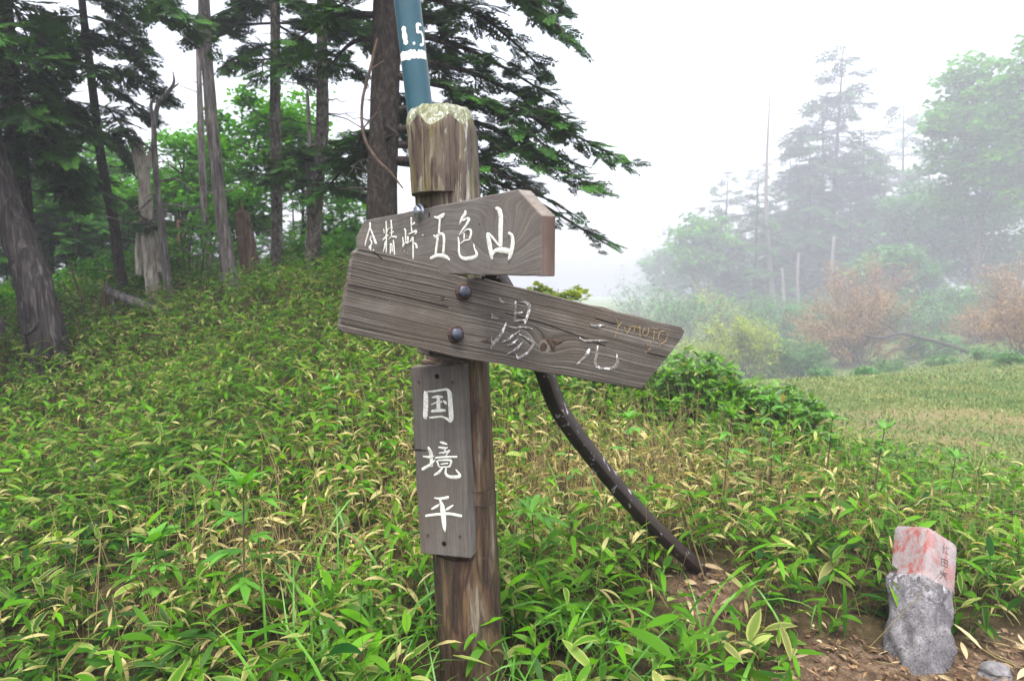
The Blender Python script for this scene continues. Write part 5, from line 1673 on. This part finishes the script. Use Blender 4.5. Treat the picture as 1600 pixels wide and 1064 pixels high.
# background wood on the left
protos = {}
def far_fir(height, r0, crown_w, seed, base_clear=0.15, mat='fir_green', size=0.4, gap=0.14, step=0.16, top_pow=0.8, dead=0.0, lvl=2, thin=0.9):
    """a whole fir built at the origin: trunk and crown meshes"""
    global rng
    keep = rng
    rng = np.random.default_rng(seed)
    P = np.array([[0, 0, -0.3], [0.02 * height * rng.normal() * 0.5, 0.02 * height * rng.normal() * 0.5, height * 0.5], [0, 0, height]])
    S = smooth_path(P, 8)
    mt, mc = MB(), MB()
    tube(mt, S, np.linspace(r0, r0 * 0.12, len(S)), 9, rough=0.06)
    z = height * base_clear; a = 0
    while z < height * 0.985:
        q = 1 - z / height
        L = max(0.06 * crown_w, crown_w * (min(1.0, q * 1.5) ** top_pow) * rng.uniform(0.55, 1.15))
        a += 2.4 + rng.normal() * 0.35
        i = np.interp(z, S[:, 2], np.arange(len(S)))
        s = S[int(i)] * 1.0; s[2] = z
        B = branch_path(s, (math.cos(a), math.sin(a), 0), L, rng.uniform(0.2, 0.45), rng.uniform(0.05, 0.3), k=7)
        tube(mt, B, np.linspace(r0 * 0.16, r0 * 0.03, 7), 4, cap=False)
        if rng.uniform() > dead:
            foliate(mc, B, 0.2, size, gap, 0.95, 0.4, thin=thin, small=True)
            if L > size * 1.6:
                for k in (3, 5)[:lvl]:
                    for sg in (-1, 1):
                        tt = norm(B[k + 1] - B[k]); sd_ = np.cross(tt, np.array([0, 0, 1.0])) * sg
                        b2 = branch_path(B[k], norm(tt * 0.7 + sd_ * 0.8), L * 0.4, 0.2, 0.05, 0.04, 4)
                        foliate(mc, b2, 0.1, size * 0.85, gap * 1.2, 0.95, 0.4, thin=thin, small=True)
        z += step * rng.uniform(0.6, 1.4)
    res = (mt.mesh('trunk', M['bark_dark'] if lvl else M['bark_grey']), mc.mesh('crown', M[mat], smooth=False))
    rng = keep
    return res
def place(meshes, x, y, label, group, s=1.0, rz=0.0, name='fir_tree', z=None):
    zz = g1(x, y) if z is None else z
    t = thing(name, (x, y, zz), label, 'tree', group)
    for me, nm in zip(meshes, ('trunk', 'crown')):
        o = bpy.data.objects.new(nm, me)
        COL.objects.link(o)
        o.parent = t
    t.scale = (s, s, s)
    t.rotation_euler = (0, 0, rz)
    return t
GB = 'green firs in the wood at left'
PA = far_fir(5.2, 0.10, 1.5, 5)
PB = far_fir(6.2, 0.12, 1.7, 6, 0.25)
PC = far_fir(3.4, 0.06, 1.1, 8, 0.04)
where = [(20, 9.0, PA, 60, 'at the far left edge behind the split trunk'), (95, 9.6, PB, 170, 'directly right of the split grey trunk'), (150, 10.5, PC, 285, 'low and dense behind the fallen log'), (118, 8.4, PC, 320, 'small and low just left of the slim dark fir'),
         (215, 11.5, PA, 270, 'behind the bleached snag'), (275, 12.5, PB, 215, 'tall one behind the forked dead tree'), (60, 12.0, PB, 110, 'tall and far between the left trunks'), (-40, 10.5, PB, 40, 'cut off by the left frame edge'),
         (180, 13.5, PA, 240, 'deep in the wood left of the snag'), (320, 13.0, PC, 250, 'small one behind the tall dead trunk'), (385, 14.0, PA, 235, 'behind the light green broadleaf tree'), (10, 14.0, PA, 150, 'far back at the left edge'),
         (455, 13.0, PC, 275, 'low one behind the straight fir'), (345, 10.8, PC, 330, 'low one between dead trunk and broken trunk'), (112, 15.0, PB, 230, 'farthest back in the left wood'), (250, 9.6, PC, 340, 'lowest one right of the bleached snag'),
         (30, 11.0, PC, 330, 'low one behind the base of the split trunk'), (78, 10.5, PC, 345, 'low one just right of the split trunk'), (142, 12.0, PA, 320, 'low one behind the slim dark fir'), (200, 10.2, PC, 350, 'low one left of the bleached snag'),
         (290, 11.0, PC, 335, 'low one under the tall dead trunk on its left'), (425, 11.5, PC, 330, 'low one right beside the straight fir'), (470, 11.8, PC, 340, 'low one between the straight fir and the lichen patched one'), (175, 9.2, PC, 380, 'lowest one right of the slim dark fir'), (315, 9.6, PC, 375, 'lowest one behind the yellow green shrub'), (8, 8.6, PC, 385, 'lowest one at the left frame edge'), (62, 8.2, PC, 400, 'lowest one peeping out right of the split trunk base')]
for i, (px, Y, pm, tp, lb) in enumerate(where):
    p = at(px, tp, Y)
    z = g1(p[0], p[1])
    hh = {id(PA): 5.2, id(PB): 6.2, id(PC): 3.4}[id(pm)]
    place(pm, p[0], p[1], 'green fir ' + lb, GB, (p[2] - z) / hh, i * 1.7)
for i, (x, y, pm) in enumerate([(-4.9, 3.3, PB), (-5.6, 1.6, PA)]):  # firs out of view, added to shade the trunks at the left
    place(pm, x, y, ['green fir standing just outside the left edge beside the split trunk', 'green fir to the left of the viewer', 'green fir in the second row outside the left edge'][i], GB, 1.1, i * 1.3 + 0.4)
# paler firs seen through the gap right of the mound crest
PD = far_fir(7.5, 0.13, 1.9, 12, 0.1, size=0.55, gap=0.25, step=0.28)
for i, (px, Y, s, lb) in enumerate([(535, 24, 0.7, 'misty fir seen left of the dark trunk'), (560, 30, 0.9, 'taller misty fir just left of the dark trunk'), (505, 28, 0.8, 'misty fir behind the pale barked trunk'), (585, 36, 1.0, 'faint fir close against the dark trunk')]):
    p = at(px, 430, Y)
    place(PD, p[0], p[1], lb, 'misty firs behind the mound crest', s, i * 2.1)

# sapling with yellow green leaves behind the signs
bl_px(880, 540, 6.2, (872, 458), 40, 14, 1, 12, 34, 0.07, 'yellow green sapling showing above the lower board', mat='azalea_yellow', r0=0.012, clump=0.10, name='sapling', seed=9, bark='twig')

# ------------------------------------------------------------------ misty wood on the right
R1 = far_fir(20.5, 0.30, 5.2, 21, 0.30, 'fir', 1.5, 0.62, 0.36, 0.55, 0.1, 2)
R2 = far_fir(15.0, 0.24, 4.2, 22, 0.12, 'fir', 1.4, 0.6, 0.42, 0.85, 0.05, 2)
R3 = far_fir(13.0, 0.22, 3.6, 23, 0.06, 'fir', 1.3, 0.6, 0.42, 0.85, 0.05, 2)
GR = 'misty firs across the clearing'
def far_place(pm, px, top_py, Y, hgt, label, rz=0.0, group=GR):
    p = at(px, top_py, Y)
    z = g1(p[0], p[1])
    s = (p[2] - z) / hgt
    return place(pm, p[0], p[1], label, group, s, rz)
far_place(R1, 1318, 72, 87, 20.5, 'tallest misty fir with a broad broken crown across the clearing', 0.4)
far_place(R2, 1285, 150, 91, 15.0, 'misty fir close on the left of the tallest one', 1.9)
far_place(R2, 1235, 235, 96, 15.0, 'misty fir behind the bare white trunk', 2.8)
far_place(R3, 1185, 250, 101, 13.0, 'misty fir left of the bare white trunk', 0.9)
far_place(R3, 1138, 262, 99, 13.0, 'pointed misty fir at the left side of the right wood', 2.2)
far_place(R2, 1412, 160, 109, 15.0, 'pointed fir fading into mist right of the tallest one', 1.2)
far_place(R3, 1365, 250, 95, 13.0, 'dense misty fir below and right of the tallest crown', 3.4)
far_place(R3, 1455, 215, 105, 13.0, 'misty fir behind the green broadleaf trees', 4.0)
far_place(R3, 1262, 290, 83, 13.0, 'low misty fir between the bare white trunk and the tallest fir', 5.0)
far_place(R3, 1330, 310, 82, 13.0, 'low dark misty fir under the tallest crown', 0.2)
far_place(R3, 1085, 330, 127, 13.0, 'faint fir behind the pale green tree', 0.5)
far_place(R3, 1045, 345, 155, 13.0, 'very faint fir left of the pale green tree', 1.5)
far_place(R2, 1010, 385, 182, 15.0, 'faintest fir at the left end of the right wood', 2.5)
far_place(R3, 975, 410, 209, 13.0, 'last barely visible fir in the white mist', 2.9)
for i, (px, tp, Y, pm, lb) in enumerate([(1215, 330, 66, R3, 'fir filling the gap right behind the white trunk'), (1290, 370, 70, R3, 'dim low fir straight below the tallest crown'), (1390, 330, 66, R3, 'dim fir below the pointed one'),
        (1165, 350, 68, R3, 'dim low fir at the left of the white trunk'), (1345, 360, 62, R2, 'dim fir between the tallest one and the pointed one'), (1425, 300, 70, R3, 'dim fir left of the green broadleaf trees'), (1185, 300, 60, R2, 'misty fir pressed close behind the bare trunk on its left'), (1265, 225, 64, R2, 'tall misty fir half hidden by the tallest one on its left'), (1350, 200, 66, R2, 'tall misty fir half hidden by the tallest one on its right'), (1385, 245, 70, R3, 'misty fir just left of the pointed one'), (1440, 250, 64, R2, 'misty fir just right of the pointed one'), (1110, 310, 66, R3, 'misty fir behind the pale green tree on its right'), (1245, 330, 74, R2, 'hazy fir deep between white trunk and tallest fir')]):
    far_place(pm, px, tp, Y * 1.3, 13.0 if pm is R3 else 15.0, lb, i * 1.1)
dead_tree([(1212, 520), (1204, 430), (1197, 330), (1199, 230), (1203, 150)], 77, 10, 2, 'tall bare pale dead trunk rising out of the misty wood', 'dead_grey', stubs=46, stub_len=2.2, group='bare trunks across the clearing')
dead_tree([(1302, 500), (1300, 430), (1303, 370)], 73, 6, 5, 'pale standing trunk in the undergrowth below the tallest fir', 'dead_grey', stubs=4, stub_len=0.6, group='bare trunks across the clearing')
dead_tree([(1248, 505), (1246, 440), (1248, 395)], 78, 6, 4, 'thin pale trunk between the white trunk and the tallest fir', 'dead_grey', stubs=4, stub_len=0.6, group='bare trunks across the clearing')
dead_tree([(1228, 510), (1224, 455), (1222, 420)], 74, 6, 4, 'thin pale trunk hard by the right side of the white trunk', 'dead_grey', stubs=3, stub_len=0.5, group='bare trunks across the clearing')
GG = 'misty broadleaf trees on the right'
bl_px(1520, 478, 65, (1530, 215), 75, 125, 10, 120, 95, 0.62, 'big pale green broadleaf tree at right with a thin leaning trunk', mat='maple', r0=0.36, group=GG, clump=1.82, seed=31, nlimb=16)
bl_px(1620, 470, 60, (1612, 200), 70, 140, 10, 110, 95, 0.59, 'green broadleaf tree cut off by the right edge', mat='maple', r0=0.40, group=GG, clump=1.82, seed=32, nlimb=16)
bl_px(1455, 485, 77, (1452, 370), 75, 80, 8, 90, 85, 0.65, 'low dark green broadleaf tree left of the big one', mat='wood_green', r0=0.29, group=GG, clump=1.82, seed=33)
bl_px(1550, 480, 73, (1560, 385), 80, 75, 8, 90, 85, 0.65, 'dark undergrowth tree below the big broadleaf crowns', mat='wood_green', r0=0.29, group=GG, clump=1.82, seed=36)
bl_px(1090, 500, 81, (1095, 385), 48, 55, 8, 60, 75, 0.62, 'pale green broadleaf tree at the left of the misty wood', mat='maple', r0=0.22, group=GG, clump=1.46, seed=34)
bl_px(1040, 490, 109, (1040, 420), 40, 40, 8, 40, 70, 0.73, 'faint green tree at the far left of the misty wood', mat='wood_green', r0=0.22, group=GG, clump=1.64, seed=35)
bl_px(1400, 500, 62, (1395, 430), 60, 45, 6, 60, 75, 0.51, 'shrubby green tree below the pointed fir', mat='wood_green', r0=0.18, group=GG, clump=1.27, seed=37)

def bush(px, py, Y, wpx, hpx, mat, label, leaf=0.05, n=1400, nst=46, seed=1, group='bushes round the clearing', reach=1.0):
    """open bush: many fine rising stems, small leaves towards their ends"""
    rg = np.random.default_rng(seed)
    p = at(px, py, Y); z = g1(p[0], p[1]); O = np.array([p[0], p[1], z])
    k = Y / F
    wr, h = wpx * k / 2, hpx * k + max(0.0, p[2] - z)
    t = thing('bush', O, label, 'bush', group)
    ms = MB(); tips = []
    for i in range(nst):
        a = rg.uniform(0, 6.28); r = wr * rg.uniform(0.2, 1.0) ** 0.7
        e = O + np.array([r * math.cos(a), r * math.sin(a) * 0.8, h * math.sqrt(max(0.08, 1.05 - (r / wr) ** 2)) * rg.uniform(0.6, 1.0)])
        b = O + np.array([rg.normal() * wr * 0.12, rg.normal() * wr * 0.12, -0.03])
        m = b * 0.5 + e * 0.5 + np.array([0, 0, 0.1 * h]) * rg.normal()
        S = smooth_path(np.array([b, m, e]), 4)
        tube(ms, S, np.linspace(0.009, 0.003, len(S)) * max(1.0, Y / 18), 5, cap=False)
        tips.append(S[4:])
        for q in range(3):
            j = rg.integers(3, len(S) - 1)
            e2 = S[j] + norm(S[j + 1] - S[j] + rg.normal(size=3) * 0.12) * h * 0.35 * rg.uniform(0.5, 1)
            s2 = np.linspace(S[j], e2, 4)
            tube(ms, s2, np.linspace(0.006, 0.003, 4) * max(1.0, Y / 16), 4, cap=False)
            tips.append(s2[1:])
    ms.build('stems', M['twig'], t, O)
    T = np.concatenate(tips)
    idx = rg.integers(0, len(T), n)
    c = T[idx] + rg.normal(size=(n, 3)) * leaf * 1.0
    ml = MB()
    Lf = leaf * rg.uniform(0.6, 1.4, n)
    leaf_strip(ml, c, rg.uniform(0, 6.28, n), rg.uniform(-0.4, 0.8, n), rg.uniform(0, 0.8, n), Lf, Lf * 0.45, 2, np.c_[rg.uniform(0, 1, n), np.zeros(n)], False, 0, rg.normal(size=n) * 0.5)
    ml.build('leaves', M[mat], t, O, smooth=False)
bush(1155, 580, 35.5, 150, 92, 'azalea_yellow', 'yellow green bush just beyond the tip of the lower board', 0.167, 11138, 60, 1)
bush(1085, 590, 38.2, 90, 60, 'azalea_yellow', 'smaller yellow green bush mostly hidden by the board tip', 0.167, 3978, 34, 2)
bush(1330, 580, 40.7, 190, 125, 'azalea_red', 'wide reddish twiggy bush behind the fallen branches', 0.135, 19836, 80, 3)
bush(1350, 500, 55.4, 130, 95, 'azalea_red', 'orange tinted bush behind the reddish one', 0.201, 15169, 50, 4)
bush(1250, 605, 34.3, 120, 62, 'wood_green', 'dark green low bush in front of the reddish one', 0.135, 6895, 50, 5)
bush(1600, 580, 30.2, 170, 110, 'azalea_red', 'reddish bare bush at the right frame edge', 0.112, 11084, 70, 6)
bush(1590, 490, 44.9, 150, 90, 'azalea_red', 'brownish bush higher up at the right edge', 0.157, 12835, 60, 7)
bush(1215, 520, 52.5, 130, 60, 'wood_green', 'dull green bush at the foot of the white trunk', 0.240, 4773, 40, 8)
bush(1440, 520, 52.5, 150, 50, 'wood_green', 'dull green bush on the far rim of the clearing', 0.240, 5038, 40, 9)
bush(1110, 520, 60.6, 120, 60, 'azalea_yellow', 'faint yellowish bush under the pale green tree', 0.275, 4243, 40, 10)
bush(1300, 540, 48.5, 110, 50, 'wood_green', 'green bush between white trunk and the orange bush', 0.223, 4243, 40, 12)
bush(1520, 515, 54.6, 150, 55, 'wood_green', 'dull green bush under the thin leaning trunk', 0.240, 4773, 40, 11)
bush(1455, 556, 39.0, 120, 42, 'wood_green', 'dark green bush left behind the long fallen branch', 0.152, 4320, 40, 61)
bush(1535, 548, 42.9, 130, 52, 'azalea_red', 'low rusty bush right behind the tip of the long fallen branch', 0.140, 6240, 60, 62)
for i, (px, py, Y, w, h, lb) in enumerate([(1285, 600, 21, 60, 22, 'low tuft at the left end of the clearing rim'), (1395, 592, 24, 80, 24, 'low tuft below the fallen branches'), (1470, 582, 23, 70, 20, 'low tuft on the clearing rim right of the fallen branches'),
        (1540, 575, 22, 80, 26, 'low tuft on the clearing rim near the right edge'), (1350, 615, 17, 36, 12, 'small isolated tuft on the middle of the clearing'), (1575, 600, 17, 50, 14, 'small tuft on the clearing by the right edge')]):
    bush(px, py, Y, w, h, 'wood_green', lb, 0.09, 1100, 26, 70 + i, 'low tufts on the clearing')
for i, (px, py, Y, lb) in enumerate([(1060, 500, 44, 'hazy bush at the left end of the far rim'), (1150, 505, 46, 'hazy bush below the pointed fir on the left'), (1255, 512, 48, 'hazy bush left of the pale standing trunk'), (1330, 512, 47, 'hazy bush right of the pale standing trunk'),
        (1380, 508, 45, 'hazy bush under the shrubby green tree'), (1475, 500, 43, 'hazy bush left of the thin leaning trunk'), (1555, 495, 42, 'hazy bush right of the thin leaning trunk'), (1005, 495, 60, 'faintest bush at the edge of the white mist')]):
    bush(px, py, Y * 1.3, 130, 55, 'wood_green', lb, 0.36, 1500, 34, 40 + i)
loose_wood([(1345, 522, 3.1), (1375, 528, 4.3), (1405, 521, 5.0), (1440, 528, 5.6), (1475, 537, 5.6), (1512, 549, 6.2)], 33, 'long grey fallen branch on the clearing rim', 'dead_dark', 'fallen_branch',
           [[(1440, 528, 3.1), (1425, 540, 2.5), (1395, 548, 1.9)], [(1405, 521, 2.5), (1385, 508, 1.9), (1370, 500, 1.2)], [(1480, 538, 3.7), (1450, 552, 2.5)]], 'branch')
loose_wood([(1325, 568, 3.1), (1355, 582, 4.3), (1390, 578, 4.3), (1430, 566, 3.1)], 32, 'short crooked fallen branch in front of the long one', 'dead_dark', 'fallen_branch',
           [[(1355, 582, 2.5), (1340, 560, 2.5), (1335, 545, 1.2)]], 'branch')

# ------------------------------------------------------------------ haze
def haze():
    bm = bmesh.new()
    bmesh.ops.create_cube(bm, size=1.0)
    zlo, zhi = -11.0, 33.0
    bmesh.ops.scale(bm, vec=(470, 470, zhi - zlo), verts=bm.verts)
    bmesh.ops.translate(bm, vec=(0.3, 3.0, (zhi + zlo) / 2), verts=bm.verts)
    me = bpy.data.meshes.new('haze'); bm.to_mesh(me); bm.free()
    m, nt, out = newmat('mist')
    pv = nt.nodes.new('ShaderNodeVolumePrincipled')
    pv.inputs['Color'].default_value = (0.74, 0.755, 0.85, 1)
    pv.inputs['Density'].default_value = HAZE_DENSITY
    pv.inputs['Anisotropy'].default_value = 0.1
    nt.links.new(pv.outputs[0], out.inputs['Volume'])
    me.materials.append(m)
    o = bpy.data.objects.new('haze', me)
    COL.objects.link(o)
    tag(o, 'pale mist hanging over the clearing and the wood', 'haze', kind='stuff')
haze()
